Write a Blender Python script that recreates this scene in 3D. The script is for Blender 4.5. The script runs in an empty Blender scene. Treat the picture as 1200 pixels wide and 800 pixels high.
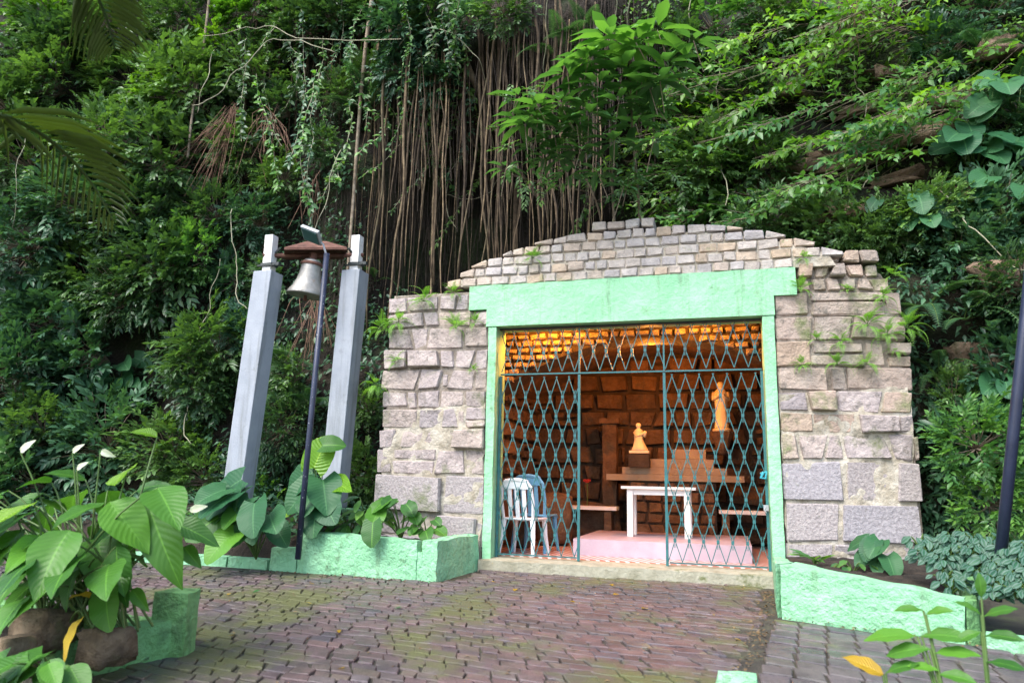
import bpy, math, random
import numpy as np
from mathutils import Vector, Matrix, noise

# ------------------------------------------------------------------ camera, world, sun, exposure
scene = bpy.context.scene
CAM = np.array([1.107, -8.102, 0.831]); YAW, PITCH, ROLL = map(math.radians, (16.67, 11.0, 1.296)); FPX = 850.0
fw = np.array([-math.sin(YAW)*math.cos(PITCH), math.cos(YAW)*math.cos(PITCH), math.sin(PITCH)])
_r = np.array([math.cos(YAW), math.sin(YAW), 0.0]); _u = np.cross(_r, fw)
rt = _r*math.cos(ROLL)+_u*math.sin(ROLL); up = -_r*math.sin(ROLL)+_u*math.cos(ROLL)
cd = bpy.data.cameras.new('camera'); cam = bpy.data.objects.new('camera', cd); scene.collection.objects.link(cam)
cam.matrix_world = Matrix(((rt[0], up[0], -fw[0], CAM[0]), (rt[1], up[1], -fw[1], CAM[1]), (rt[2], up[2], -fw[2], CAM[2]), (0, 0, 0, 1)))
cd.sensor_width = 36; cd.lens = FPX/1200*36; cd.clip_start = .05; cd.clip_end = 2000
cd.dof.use_dof = True; cd.dof.focus_distance = 8.2; cd.dof.aperture_fstop = 2.0
scene.camera = cam
world = bpy.data.worlds.new('World'); scene.world = world; world.use_nodes = True
wn = world.node_tree.nodes; wl = world.node_tree.links
SUN_EL, SUN_AZ = math.radians(52), math.radians(205)      # azimuth clockwise from +Y
sky = wn.new('ShaderNodeTexSky'); sky.sky_type = 'NISHITA'; sky.sun_disc = False
sky.sun_elevation = SUN_EL; sky.sun_rotation = SUN_AZ; sky.dust_density = 2.0; sky.air_density = 1.0
wl.new(sky.outputs[0], wn['Background'].inputs[0]); wn['Background'].inputs[1].default_value = 0.13
sd = bpy.data.lights.new('sun', 'SUN'); sd.energy = 1.3; sd.angle = math.radians(35); sd.color = (1, .98, .95)
so = bpy.data.objects.new('sun', sd); scene.collection.objects.link(so)
sdir = Vector((math.sin(SUN_AZ)*math.cos(SUN_EL), math.cos(SUN_AZ)*math.cos(SUN_EL), math.sin(SUN_EL)))
so.rotation_euler = sdir.to_track_quat('Z', 'Y').to_euler(); so.location = (-4, -14, 16)
vs = scene.view_settings; vs.view_transform = 'Standard'; vs.look = 'None'; vs.exposure = 1.95; vs.gamma = 1; vs.use_curve_mapping = False
scene.render.engine = 'CYCLES'
scene.cycles.max_bounces = 5; scene.cycles.diffuse_bounces = 2; scene.cycles.glossy_bounces = 2; scene.cycles.transmission_bounces = 3
scene.render.resolution_x, scene.render.resolution_y = 1024, 682

# ------------------------------------------------------------------ helpers
rng = random.Random(7); nr = np.random.default_rng(7)
C = scene.collection
def ray(px, py):
    d = fw*FPX+rt*(px-600)+up*(400-py); return d/np.linalg.norm(d)
def P(px, py, D): return Vector(CAM+ray(px, py)*D)
def PY(px, py, y):
    d = ray(px, py); return Vector(CAM+d*((y-CAM[1])/d[1]))
def proj(p):
    d = np.asarray(p)-CAM; w = d@fw; return 600+FPX*(d@rt)/w, 400-FPX*(d@up)/w, w
def gz(x, y): return -.12+.04*min(y, 0)
def tag(o, label=None, cat=None, group=None, kind=None):
    if label: o['label'] = label
    if cat: o['category'] = cat
    if group: o['group'] = group
    if kind: o['kind'] = kind
    return o
def mesh(name, v, f, mat=None, smooth=True, rnd=None, uv=None):
    me = bpy.data.meshes.new(name); v = np.asarray(v, dtype=np.float32).reshape(-1, 3)
    if isinstance(f, np.ndarray):
        k = f.shape[1]; n = len(f)
        me.vertices.add(len(v)); me.vertices.foreach_set('co', v.ravel())
        me.loops.add(n*k); me.loops.foreach_set('vertex_index', f.astype(np.int32).ravel())
        me.polygons.add(n); me.polygons.foreach_set('loop_start', np.arange(n, dtype=np.int32)*k)
    else:
        me.from_pydata([tuple(map(float, a)) for a in v], [], [tuple(map(int, a)) for a in f])
    if rnd is not None:
        a = me.attributes.new('rnd', 'FLOAT', 'POINT'); a.data.foreach_set('value', np.asarray(rnd, dtype=np.float32))
    if uv is not None:
        l = me.uv_layers.new(name='UVMap'); vi = np.empty(len(me.loops), dtype=np.int32); me.loops.foreach_get('vertex_index', vi)
        l.data.foreach_set('uv', np.asarray(uv, dtype=np.float32)[vi].ravel())
    me.update(calc_edges=True)
    if smooth: me.polygons.foreach_set('use_smooth', np.ones(len(me.polygons), dtype=bool))
    if mat: me.materials.append(mat)
    me.validate(); return me
def obj(name, me, parent=None, loc=None, mat=None):
    o = bpy.data.objects.new(name, me); C.objects.link(o)
    if parent: o.parent = parent
    if loc is not None: o.location = loc
    return o
def thing(name, label, cat, loc=(0, 0, 0), rz=0, group=None):
    o = bpy.data.objects.new(name, None); C.objects.link(o); o.location = loc; o.rotation_euler = (0, 0, rz); o.empty_display_size = .1
    return tag(o, label, cat, group)
class MB:                                            # collects shapes into one mesh
    def __init__(s): s.v = []; s.f = []; s.r = []
    def add(s, v, f, r=.5):
        b = len(s.v); s.v += [tuple(map(float, a)) for a in v]; s.f += [tuple(i+b for i in q) for q in f]; s.r += [r]*len(v); return s
    def box(s, c, d, m=None):
        x, y, z = d[0]/2, d[1]/2, d[2]/2
        v = [Vector((i*x, j*y, k*z)) for i in (-1, 1) for j in (-1, 1) for k in (-1, 1)]
        if m is not None: v = [m@a for a in v]
        v = [a+Vector(c) for a in v]
        return s.add(v, [(0, 1, 3, 2), (4, 6, 7, 5), (0, 4, 5, 1), (2, 3, 7, 6), (0, 2, 6, 4), (1, 5, 7, 3)])
    def tube(s, pts, rad, n=6, cap=True):
        pts = [Vector(p) for p in pts]; k = len(pts)
        rad = rad if hasattr(rad, '__len__') else [rad]*k
        v = []; ref = None
        for i, p in enumerate(pts):
            t = (pts[min(i+1, k-1)]-pts[max(i-1, 0)])
            t = t.normalized() if t.length > 1e-9 else Vector((0, 0, 1))
            if ref is None: ref = t.orthogonal().normalized()
            ref = (ref-t*ref.dot(t))
            ref = ref.normalized() if ref.length > 1e-6 else t.orthogonal().normalized()
            b = t.cross(ref)
            v += [p+(ref*math.cos(2*math.pi*j/n)+b*math.sin(2*math.pi*j/n))*rad[i] for j in range(n)]
        f = [(i*n+j, i*n+(j+1) % n, (i+1)*n+(j+1) % n, (i+1)*n+j) for i in range(k-1) for j in range(n)]
        if cap: f += [tuple(range(n-1, -1, -1)), tuple((k-1)*n+j for j in range(n))]
        return s.add(v, f)
    def lathe(s, prof, n=24, c=(0, 0, 0), sx=1, sy=1, m=None):       # prof: (r, z[, dx, dy])
        v = []
        for q in prof:
            r, z = q[0], q[1]; dx = q[2] if len(q) > 2 else 0; dy = q[3] if len(q) > 3 else 0
            for j in range(n):
                a = 2*math.pi*j/n; w = Vector((dx+r*sx*math.cos(a), dy+r*sy*math.sin(a), z))
                if m is not None: w = m@w
                v.append(w+Vector(c))
        k = len(prof)
        f = [(i*n+j, i*n+(j+1) % n, (i+1)*n+(j+1) % n, (i+1)*n+j) for i in range(k-1) for j in range(n)]
        f += [tuple(range(n-1, -1, -1)), tuple((k-1)*n+j for j in range(n))]
        return s.add(v, f)
    def build(s, name, mat, parent=None, smooth=False, loc=None):
        return obj(name, mesh(name, s.v, s.f, mat, smooth, rnd=s.r), parent, loc)
def bez(a, b, c, n=8):
    a, b, c = Vector(a), Vector(b), Vector(c)
    return [a*(1-t)**2+b*2*t*(1-t)+c*t*t for t in [i/n for i in range(n+1)]]
def frame(o, x, z=(0, 0, 1)):                        # rotation matrix: x axis along x, z near z
    x = Vector(x).normalized(); z = Vector(z); z = z-x*z.dot(x)
    if z.length < 1e-5: z = x.orthogonal()
    z.normalize(); y = z.cross(x)
    return Matrix(((x[0], y[0], z[0], o[0]), (x[1], y[1], z[1], o[1]), (x[2], y[2], z[2], o[2]), (0, 0, 0, 1)))

# ------------------------------------------------------------------ materials
def nodemat(name):
    m = bpy.data.materials.new(name); m.use_nodes = True; return m, m.node_tree.nodes, m.node_tree.links, m.node_tree.nodes['Principled BSDF']
def ramp(n, stops):
    r = n.new('ShaderNodeValToRGB'); e = r.color_ramp.elements
    while len(e) < len(stops): e.new(.5)
    for q, (p, c) in zip(e, stops): q.position = p; q.color = (*c, 1)
    return r
def tex(n, l, kind='Noise', scale=5, detail=4, coord='Object', rough=.6, obj_info=False):
    t = n.new('ShaderNodeTex'+kind); t.inputs['Scale'].default_value = scale
    if kind == 'Noise': t.inputs['Detail'].default_value = detail; t.inputs['Roughness'].default_value = rough
    if coord == 'Position': g = n.new('ShaderNodeNewGeometry'); l.new(g.outputs['Position'], t.inputs['Vector'])
    else: g = n.new('ShaderNodeTexCoord'); l.new(g.outputs[coord], t.inputs['Vector'])
    return t
def mixc(n, l, fac, a, b, mode='MIX'):
    m = n.new('ShaderNodeMix'); m.data_type = 'RGBA'; m.blend_type = mode
    for i, s in ((0, fac), (6, a), (7, b)):
        if isinstance(s, (int, float)): m.inputs[i].default_value = s
        elif isinstance(s, tuple): m.inputs[i].default_value = (*s, 1)
        else: l.new(s, m.inputs[i])
    return m.outputs[2]
def bump(n, l, h, dist, strength=1.0):
    b = n.new('ShaderNodeBump'); b.inputs['Distance'].default_value = dist; b.inputs['Strength'].default_value = strength
    l.new(h, b.inputs['Height']); return b.outputs[0]
def surf(name, stops, scale=4, bscale=30, bdist=.01, rough=.8, coord='Position', spots=None, spec=.4, metal=0, byobj=None, bdetail=5, rstops=None):
    m, n, l, b = nodemat(name)
    t = tex(n, l, 'Noise', scale, 5, coord); r = ramp(n, stops); l.new(t.outputs[0], r.inputs[0]); col = r.outputs[0]
    if byobj:
        oi = n.new('ShaderNodeObjectInfo'); r2 = ramp(n, byobj); l.new(oi.outputs['Random'], r2.inputs[0])
        col = mixc(n, l, 1.0, col, r2.outputs[0], 'MULTIPLY')
    for sp in spots or []:
        s = tex(n, l, 'Noise', sp[1], 6, 'Position', .65)
        if len(sp) > 4:
            mp = n.new('ShaderNodeMapping'); mp.inputs['Scale'].default_value = (1, 1, sp[4]); lk = s.inputs['Vector'].links[0]; src = lk.from_socket; l.remove(lk); l.new(src, mp.inputs['Vector']); l.new(mp.outputs[0], s.inputs['Vector'])
        rr = ramp(n, [(sp[2], (0, 0, 0)), (sp[3], (1, 1, 1))]); l.new(s.outputs[0], rr.inputs[0])
        col = mixc(n, l, rr.outputs[0], col, sp[0])
    l.new(col, b.inputs['Base Color'])
    bt = tex(n, l, 'Noise', bscale, bdetail, 'Position', .65); l.new(bump(n, l, bt.outputs[0], bdist), b.inputs['Normal'])
    b.inputs['Roughness'].default_value = rough; b.inputs['Specular IOR Level'].default_value = spec; b.inputs['Metallic'].default_value = metal
    if rstops:
        rn = tex(n, l, 'Noise', 2.2, 4, 'Position'); rr = ramp(n, rstops); l.new(rn.outputs[0], rr.inputs[0]); l.new(rr.outputs[0], b.inputs['Roughness'])
    return m
def leafmat(name, dark, light, rough=.4, trans=.28, veins=False, vary=.35, spec=.45, stripe=None):
    m, n, l, b = nodemat(name)
    a = n.new('ShaderNodeAttribute'); a.attribute_name = 'rnd'; oi = n.new('ShaderNodeObjectInfo')
    f = n.new('ShaderNodeMath'); f.operation = 'MULTIPLY_ADD'; f.inputs[1].default_value = vary*2; l.new(oi.outputs['Random'], f.inputs[0])
    g = n.new('ShaderNodeMath'); g.operation = 'SUBTRACT'; g.inputs[1].default_value = vary; l.new(a.outputs['Fac'], g.inputs[0]); l.new(g.outputs[0], f.inputs[2]); f.use_clamp = True
    r = ramp(n, [(0, dark), (.75, tuple(.55*x+.45*y for x, y in zip(light, dark))), (1, light)]); l.new(f.outputs[0], r.inputs[0]); col = r.outputs[0]
    if veins or stripe:
        uv = n.new('ShaderNodeTexCoord'); sp = n.new('ShaderNodeSeparateXYZ'); l.new(uv.outputs['UV'], sp.inputs[0])
        ab = n.new('ShaderNodeMath'); ab.operation = 'SUBTRACT'; ab.inputs[1].default_value = .5; l.new(sp.outputs[1], ab.inputs[0])
        ab2 = n.new('ShaderNodeMath'); ab2.operation = 'ABSOLUTE'; l.new(ab.outputs[0], ab2.inputs[0])
        s1 = n.new('ShaderNodeMath'); s1.operation = 'MULTIPLY_ADD'; s1.inputs[1].default_value = -.45; l.new(ab2.outputs[0], s1.inputs[0]); l.new(sp.outputs[0], s1.inputs[2])
        s2 = n.new('ShaderNodeMath'); s2.operation = 'MULTIPLY'; s2.inputs[1].default_value = 75; l.new(s1.outputs[0], s2.inputs[0])
        s3 = n.new('ShaderNodeMath'); s3.operation = 'SINE'; l.new(s2.outputs[0], s3.inputs[0])
        mid = ramp(n, [(0.0, (1, 1, 1)), (.035, (0, 0, 0))]); l.new(ab2.outputs[0], mid.inputs[0])
        if veins:
            l.new(bump(n, l, s3.outputs[0], .006, .6 if veins is True else veins), b.inputs['Normal'])
            col = mixc(n, l, mid.outputs[0], col, tuple(min(1, x*1.15+.01) for x in light))
        if stripe:
            st = ramp(n, [(.13, (0, 0, 0)), (.2, (1, 1, 1)), (.3, (1, 1, 1)), (.38, (0, 0, 0))]); l.new(ab2.outputs[0], st.inputs[0])
            col = mixc(n, l, st.outputs[0], col, stripe)
    l.new(col, b.inputs['Base Color']); b.inputs['Roughness'].default_value = rough; b.inputs['Specular IOR Level'].default_value = spec
    tr = n.new('ShaderNodeBsdfTranslucent'); tc = mixc(n, l, 1.0, col, (1.5, 1.6, .6), 'MULTIPLY'); l.new(tc, tr.inputs[0])
    mx = n.new('ShaderNodeMixShader'); mx.inputs[0].default_value = trans
    l.new(b.outputs[0], mx.inputs[1]); l.new(tr.outputs[0], mx.inputs[2]); l.new(mx.outputs[0], n['Material Output'].inputs[0])
    return m
M = {}
M['stone'] = surf('pink_grey_stone', [(.3, (.30, .265, .25)), (.5, (.41, .36, .34)), (.7, (.51, .455, .42))], 7, 22, .03, .85,
    byobj=[(0, (.70, .69, .72)), (.25, (1, .95, .94)), (.5, (.92, .88, .89)), (.75, (1.0, .92, .82)), (1, (.85, .81, .82))],
    spots=[((.17, .15, .13), 9, .54, .70), ((.14, .16, .07), 2.6, .57, .72), ((.10, .09, .08), 16, .64, .74)])
M['stone_warm'] = surf('brown_grey_stone', [(.3, (.30, .25, .21)), (.5, (.41, .345, .295)), (.7, (.50, .43, .37))], 7, 22, .03, .88,
    byobj=[(0, (.75, .74, .74)), (.3, (1, .95, .9)), (.6, (.9, .84, .82)), (.8, (1.05, .88, .75)), (1, (.8, .82, .76))],
    spots=[((.12, .11, .09), 8, .56, .7), ((.14, .17, .06), 2.2, .54, .68)])
M['sett'] = surf('pale_sett_stone', [(.3, (.34, .31, .28)), (.5, (.45, .41, .37)), (.7, (.55, .50, .44))], 9, 26, .02, .85,
    byobj=[(0, (.8, .8, .86)), (.4, (1, .98, .96)), (.7, (.95, .9, .86)), (.85, (1.0, .84, .66)), (1, (.86, .85, .9))],
    spots=[((.2, .2, .18), 10, .6, .75), ((.2, .24, .08), 3, .6, .72)])
M['cut'] = surf('speckled_grey_block', [(.3, (.26, .24, .235)), (.5, (.35, .325, .315)), (.7, (.45, .42, .40))], 34, 34, .02, .85,
    byobj=[(0, (.85, .85, .92)), (.5, (1, .94, .93)), (1, (.9, .86, .86))], spots=[((.15, .14, .12), 6, .60, .74), ((.15, .17, .08), 2.4, .60, .74)])
M['mortar'] = surf('pale_mortar', [(.3, (.27, .23, .165)), (.5, (.40, .355, .28)), (.7, (.50, .46, .39))], 6, 18, .03, .9, spots=[((.12, .11, .08), 4, .55, .7)])
M['joint'] = surf('dark_earth_joint', [(.3, (.12, .10, .08)), (.5, (.24, .20, .16)), (.7, (.36, .32, .27))], 7, 20, .03, .95)
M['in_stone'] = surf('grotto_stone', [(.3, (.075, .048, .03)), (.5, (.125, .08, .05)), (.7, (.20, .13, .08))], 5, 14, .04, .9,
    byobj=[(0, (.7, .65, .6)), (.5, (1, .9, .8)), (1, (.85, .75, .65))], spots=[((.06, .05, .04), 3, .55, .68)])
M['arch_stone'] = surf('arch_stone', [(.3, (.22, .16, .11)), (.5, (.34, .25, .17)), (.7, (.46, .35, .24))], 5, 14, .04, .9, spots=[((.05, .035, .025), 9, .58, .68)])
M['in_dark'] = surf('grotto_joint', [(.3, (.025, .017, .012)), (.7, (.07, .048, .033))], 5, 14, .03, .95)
M['mint'] = surf('mint_green_paint', [(.3, (.20, .47, .25)), (.5, (.245, .535, .295)), (.7, (.29, .585, .34))], 3, 15, .022, .62,
    spots=[((.34, .60, .39), 1.8, .56, .74), ((.15, .27, .16), 9, .57, .76, .12), ((.09, .12, .06), 4.5, .61, .76), ((.5, .48, .42), 22, .70, .72)])
M['mint_rough'] = surf('rough_mint_masonry_paint', [(.3, (.19, .46, .245)), (.5, (.24, .53, .295)), (.7, (.29, .58, .34))], 3, 15, .05, .65,
    spots=[((.33, .58, .38), 2.2, .56, .74), ((.13, .25, .13), 8, .56, .74, .15), ((.07, .10, .045), 5, .60, .74), ((.30, .28, .24), 24, .69, .72)])
M['mint_old'] = surf('mint_green_paint_stained', [(.3, (.10, .24, .075)), (.5, (.16, .36, .125)), (.7, (.23, .46, .19))], 3, 12, .06, .65,
    spots=[((.05, .10, .04), 3.2, .52, .70), ((.04, .045, .03), 9, .60, .74)])
M['teal'] = surf('teal_gate_paint', [(.3, (.012, .085, .09)), (.7, (.022, .14, .142))], 12, 60, .002, .42, spec=.5, spots=[((.09, .05, .03), 16, .62, .70)])
M['darkiron'] = surf('dark_iron', [(.3, (.02, .028, .028)), (.7, (.05, .055, .05))], 8, 60, .003, .55)
M['sill'] = surf('worn_concrete_sill', [(.3, (.19, .18, .12)), (.5, (.30, .285, .21)), (.7, (.40, .38, .30))], 5, 30, .015, .85, spots=[((.13, .14, .06), 5, .55, .68)])
M['pillar'] = surf('grey_painted_concrete', [(.3, (.25, .275, .31)), (.5, (.29, .315, .35)), (.7, (.33, .355, .39))], 3, 50, .004, .6, spots=[((.15, .16, .155), 9, .50, .76, .07), ((.09, .095, .07), 4, .62, .80), ((.42, .42, .40), 30, .70, .73)])
M['whitepost'] = surf('weathered_white_post', [(.3, (.5, .48, .45)), (.6, (.72, .71, .68))], 8, 40, .004, .6, spots=[((.25, .15, .08), 9, .6, .75)])
M['rust'] = surf('rusted_iron', [(.3, (.06, .028, .02)), (.5, (.12, .052, .036)), (.7, (.19, .095, .065))], 9, 50, .006, .8)
M['bell'] = surf('weathered_bell_metal', [(.3, (.17, .165, .15)), (.5, (.27, .26, .235)), (.7, (.36, .345, .315))], 6, 40, .004, .45, metal=.35, spots=[((.26, .15, .08), 5, .55, .72)])
M['belldark'] = surf('bell_inside', [(.3, (.05, .045, .04)), (.7, (.1, .08, .06))], 6, 40, .004, .7)
M['bluepole'] = surf('chipped_blue_pole_paint', [(.3, (.014, .018, .035)), (.6, (.024, .03, .058))], 8, 60, .002, .4, spots=[((.30, .31, .34), 26, .64, .68)])
M['navy'] = surf('navy_pole_paint', [(.3, (.010, .014, .032)), (.6, (.017, .023, .048))], 8, 60, .002, .4)
M['lampglass'] = surf('lamp_glass', [(.3, (.03, .07, .07)), (.7, (.05, .1, .1))], 4, 60, .001, .12, spec=.8)
M['greymetal'] = surf('pale_grey_metal', [(.3, (.24, .25, .26)), (.7, (.34, .35, .36))], 8, 60, .001, .45)
M['soil'] = surf('dark_soil', [(.3, (.016, .012, .008)), (.5, (.032, .023, .016)), (.7, (.06, .045, .03))], 7, 25, .05, .95)
M['mud'] = surf('joint_mud', [(.3, (.03, .027, .022)), (.5, (.055, .05, .038)), (.7, (.075, .082, .04))], 5, 40, .02, .85)
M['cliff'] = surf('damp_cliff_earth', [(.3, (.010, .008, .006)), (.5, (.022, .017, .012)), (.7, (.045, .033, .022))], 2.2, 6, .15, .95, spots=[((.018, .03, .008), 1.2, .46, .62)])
M['rock'] = surf('brown_ledge_rock', [(.3, (.09, .058, .036)), (.5, (.17, .115, .075)), (.7, (.28, .20, .14))], 4, 10, .06, .9, spots=[((.05, .075, .02), 2.2, .52, .66)])
M['boulder'] = surf('mossy_tan_boulder', [(.3, (.06, .042, .026)), (.5, (.13, .092, .055)), (.7, (.22, .16, .10))], 7, 16, .05, .9, spots=[((.08, .09, .03), 4, .52, .66)])
M['paver'] = surf('worn_purple_paver', [(.3, (.068, .055, .058)), (.5, (.105, .082, .085)), (.7, (.15, .12, .12))], 6, 45, .012, .5, spec=.5,
    byobj=[(0, (.62, .68, .76)), (.2, (1.05, .88, .88)), (.4, (.78, .8, .76)), (.55, (1.2, .95, .9)), (.7, (.7, .66, .66)), (.85, (1.0, 1.0, .78)), (1, (1.05, 1.08, 1.15))],
    spots=[((.05, .05, .054), .55, .48, .62), ((.09, .096, .034), 1.1, .50, .62), ((.17, .155, .095), 3.0, .63, .72), ((.125, .08, .078), 1.7, .56, .68), ((.06, .052, .045), 6, .62, .74)], rstops=[(.35, (.3,)*3), (.65, (.7,)*3)])
M['paver_grey'] = surf('wet_grey_paver', [(.3, (.06, .054, .056)), (.5, (.10, .09, .092)), (.7, (.14, .125, .124))], 6, 45, .012, .45, spec=.5,
    byobj=[(0, (.8, .8, .86)), (.5, (1, .95, .95)), (1, (.9, .92, .84))], spots=[((.11, .12, .045), 1.6, .54, .66), ((.05, .045, .04), 6, .6, .74)], rstops=[(.35, (.25,)*3), (.65, (.65,)*3)])
M['white'] = surf('white_paint', [(.3, (.72, .71, .69)), (.7, (.80, .79, .77))], 3, 50, .002, .5)
M['plastic'] = surf('white_plastic', [(.3, (.70, .72, .75)), (.7, (.80, .82, .84))], 3, 60, .001, .35)
M['blueplastic'] = surf('blue_plastic', [(.3, (.10, .28, .44)), (.7, (.16, .38, .56))], 3, 60, .001, .35)
M['altar'] = surf('tan_altar_step', [(.3, (.22, .16, .10)), (.7, (.32, .24, .16))], 4, 40, .006, .75)
M['platform'] = surf('lilac_platform', [(.3, (.36, .28, .33)), (.7, (.46, .37, .42))], 4, 50, .003, .45)
M['plaster'] = surf('plaster_statue', [(.3, (.64, .53, .33)), (.7, (.76, .65, .42))], 6, 50, .003, .55)
M['terra'] = surf('terracotta', [(.3, (.26, .10, .065)), (.7, (.40, .18, .12))], 8, 40, .006, .85)
M['red'] = surf('red_petal', [(.3, (.4, .02, .02)), (.7, (.6, .05, .03))], 8, 40, .002, .6)
M['rope'] = surf('turquoise_cord', [(.3, (.02, .22, .28)), (.7, (.05, .34, .4))], 8, 60, .003, .7)
M['bark'] = surf('pale_bark', [(.3, (.12, .09, .06)), (.5, (.22, .17, .12)), (.7, (.34, .28, .21))], 9, 40, .01, .9, spots=[((.08, .11, .03), 4, .55, .7)])
M['root'] = surf('brown_aerial_root', [(.3, (.036, .026, .017)), (.5, (.072, .053, .034)), (.7, (.135, .104, .068))], 8, 40, .008, .9,
    byobj=[(0, (.6, .55, .5)), (.4, (1, .92, .82)), (.7, (.95, 1, .8)), (.85, (1.6, 1.5, 1.3)), (1, (2.6, 2.5, 2.2))])
M['finer'] = surf('fine_root', [(.3, (.022, .017, .013)), (.5, (.045, .034, .026)), (.7, (.085, .066, .05))], 3, 40, .004, .95)
M['dead'] = surf('dead_brown_frond', [(.3, (.07, .036, .022)), (.5, (.13, .072, .045)), (.7, (.22, .13, .085))], 8, 40, .004, .9)
M['vine'] = surf('pale_vine', [(.3, (.20, .19, .12)), (.7, (.38, .36, .25))], 8, 40, .004, .85)
# floor tiles with diagonal red and white bands
def tilefloor():
    m, n, l, b = nodemat('striped_tile'); g = n.new('ShaderNodeNewGeometry'); sp = n.new('ShaderNodeSeparateXYZ'); l.new(g.outputs['Position'], sp.inputs[0])
    s = n.new('ShaderNodeMath'); s.operation = 'MULTIPLY_ADD'; s.inputs[1].default_value = .7; l.new(sp.outputs[1], s.inputs[0]); l.new(sp.outputs[0], s.inputs[2])
    k = n.new('ShaderNodeMath'); k.operation = 'MULTIPLY'; k.inputs[1].default_value = 9.0; l.new(s.outputs[0], k.inputs[0])
    fr = n.new('ShaderNodeMath'); fr.operation = 'FRACT'; l.new(k.outputs[0], fr.inputs[0])
    r = ramp(n, [(.0, (.42, .13, .08)), (.58, (.42, .13, .08)), (.62, (.72, .62, .6)), (.97, (.72, .62, .6)), (1, (.42, .13, .08))]); l.new(fr.outputs[0], r.inputs[0])
    l.new(r.outputs[0], b.inputs['Base Color']); b.inputs['Roughness'].default_value = .3; return m
M['tile'] = tilefloor()
G = {}
G['small'] = leafmat('small_green_leaf', (.030, .075, .033), (.13, .25, .055))
G['dark'] = leafmat('dark_blue_green_leaf', (.026, .074, .042), (.075, .175, .08), rough=.4)
G['bright'] = leafmat('bright_yellow_green_leaf', (.055, .15, .02), (.21, .40, .035), trans=.4)
G['light'] = leafmat('light_green_leaf', (.035, .12, .04), (.15, .31, .055), trans=.36)
G['fern'] = leafmat('fern_green', (.028, .085, .04), (.08, .19, .07), rough=.5)
G['tuft'] = leafmat('fresh_fern_green', (.13, .30, .04), (.26, .50, .08), trans=.4)
G['big'] = leafmat('glossy_big_leaf', (.03, .105, .018), (.095, .25, .025), rough=.42, spec=.3, veins=.14, trans=.28)
G['tree'] = leafmat('broad_tree_leaf', (.035, .11, .05), (.14, .31, .065), rough=.36, trans=.32)
G['heart'] = leafmat('blue_green_heart_leaf', (.02, .085, .034), (.055, .16, .055), rough=.45, spec=.25, veins=.16, trans=.2)
G['lime'] = leafmat('lime_leaf', (.14, .32, .02), (.26, .46, .03), rough=.38, veins=True, trans=.45)
G['yellow'] = leafmat('yellowing_leaf', (.45, .27, .02), (.55, .38, .03), rough=.45, veins=True, trans=.3)
G['spathe'] = leafmat('cream_spathe', (.55, .6, .42), (.72, .74, .6), rough=.45, trans=.35)
G['pilea'] = leafmat('striped_pilea_leaf', (.02, .075, .04), (.04, .12, .06), rough=.5, spec=.25, stripe=(.085, .145, .115), trans=.12)
G['palm'] = leafmat('dark_palm_leaflet', (.02, .05, .014), (.12, .17, .03), rough=.4, trans=.3)
G['stalk'] = surf('green_stalk', [(.3, (.05, .10, .02)), (.7, (.10, .17, .04))], 6, 40, .002, .5)
G['moss'] = leafmat('moss_green', (.03, .06, .012), (.09, .14, .02))

# ------------------------------------------------------------------ ground and cliff
def sheet(name, xs, ys, zf, mat):
    v = [(x, y, zf(x, y)) for y in ys for x in xs]; n = len(xs)
    f = [(j*n+i, j*n+i+1, (j+1)*n+i+1, (j+1)*n+i) for j in range(len(ys)-1) for i in range(n-1)]
    return obj(name, mesh(name, v, f, mat))
far = [-400, -120, -40, -20]+[-12+.5*i for i in range(49)]+[20, 40, 120, 400]
def ground_z(x, y):
    z = gz(x, y)-.06
    return z+(.10 if (y < -20) else 0)
tag(sheet('ground', far, [-400, -120, -40, -20]+[-12+.5*i for i in range(37)]+[8, 20, 60, 400], ground_z, M['soil']), kind='structure')
def sm(a, b, t):
    t = max(0, min(1, (t-a)/(b-a))); return t*t*(3-2*t)
def cliffY(x, z):
    left = 1.0-.10*max(0, -x-4)**1.25+.10*z                       # bends towards the viewer on the left
    mid = 1.1+2.0*sm(2.2, 3.8, z)-2.1*sm(5.4, 7.4, z)+.10*max(0, z-7)
    right = .75+.42*max(0, z-2.9)-.14*max(0, x-3.2)
    a = sm(-4.6, -3.0, x); b = sm(-.3, 1.3, x)
    y = left*(1-a)+(mid*(1-b)+right*b)*a
    y += .45*noise.noise(Vector((x*.45, z*.45, 3.1)))+.22*noise.noise(Vector((x*1.3, z*1.3, 9)))+.08*noise.noise(Vector((x*3.1, z*3.1, 1)))
    if x > .3: y -= .16*sm(.3, 1.5, x)*math.sin(z*5.0+1.5*noise.noise(Vector((x*.6, 0, 0))))     # ledges
    if abs(x) < 3.3 and z < 4.0: y = max(y, .62)
    return y
xs = [-22+.22*i for i in range(182)]; zs = [-.8+.22*i for i in range(82)]
v = [(x, cliffY(x, z), z) for z in zs for x in xs]; n = len(xs)
f = [(j*n+i, j*n+i+1, (j+1)*n+i+1, (j+1)*n+i) for j in range(len(zs)-1) for i in range(n-1)
     if not (-2.35 < xs[i] < 2.1 and zs[j] < 2.95)]
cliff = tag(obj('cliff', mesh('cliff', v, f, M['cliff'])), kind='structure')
def cliff_hit(px, py, off=0.0):
    d = ray(px, py); t = 5.0
    while t < 40:
        p = CAM+d*t
        if p[1] > cliffY(p[0], p[2])-off: break
        t += .05
    return Vector(CAM+d*t)
def cliff_n(p):
    e = .15; dx = (cliffY(p[0]+e, p[2])-cliffY(p[0]-e, p[2]))/(2*e); dz = (cliffY(p[0], p[2]+e)-cliffY(p[0], p[2]-e))/(2*e)
    return Vector((dx, -1, dz)).normalized()
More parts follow.
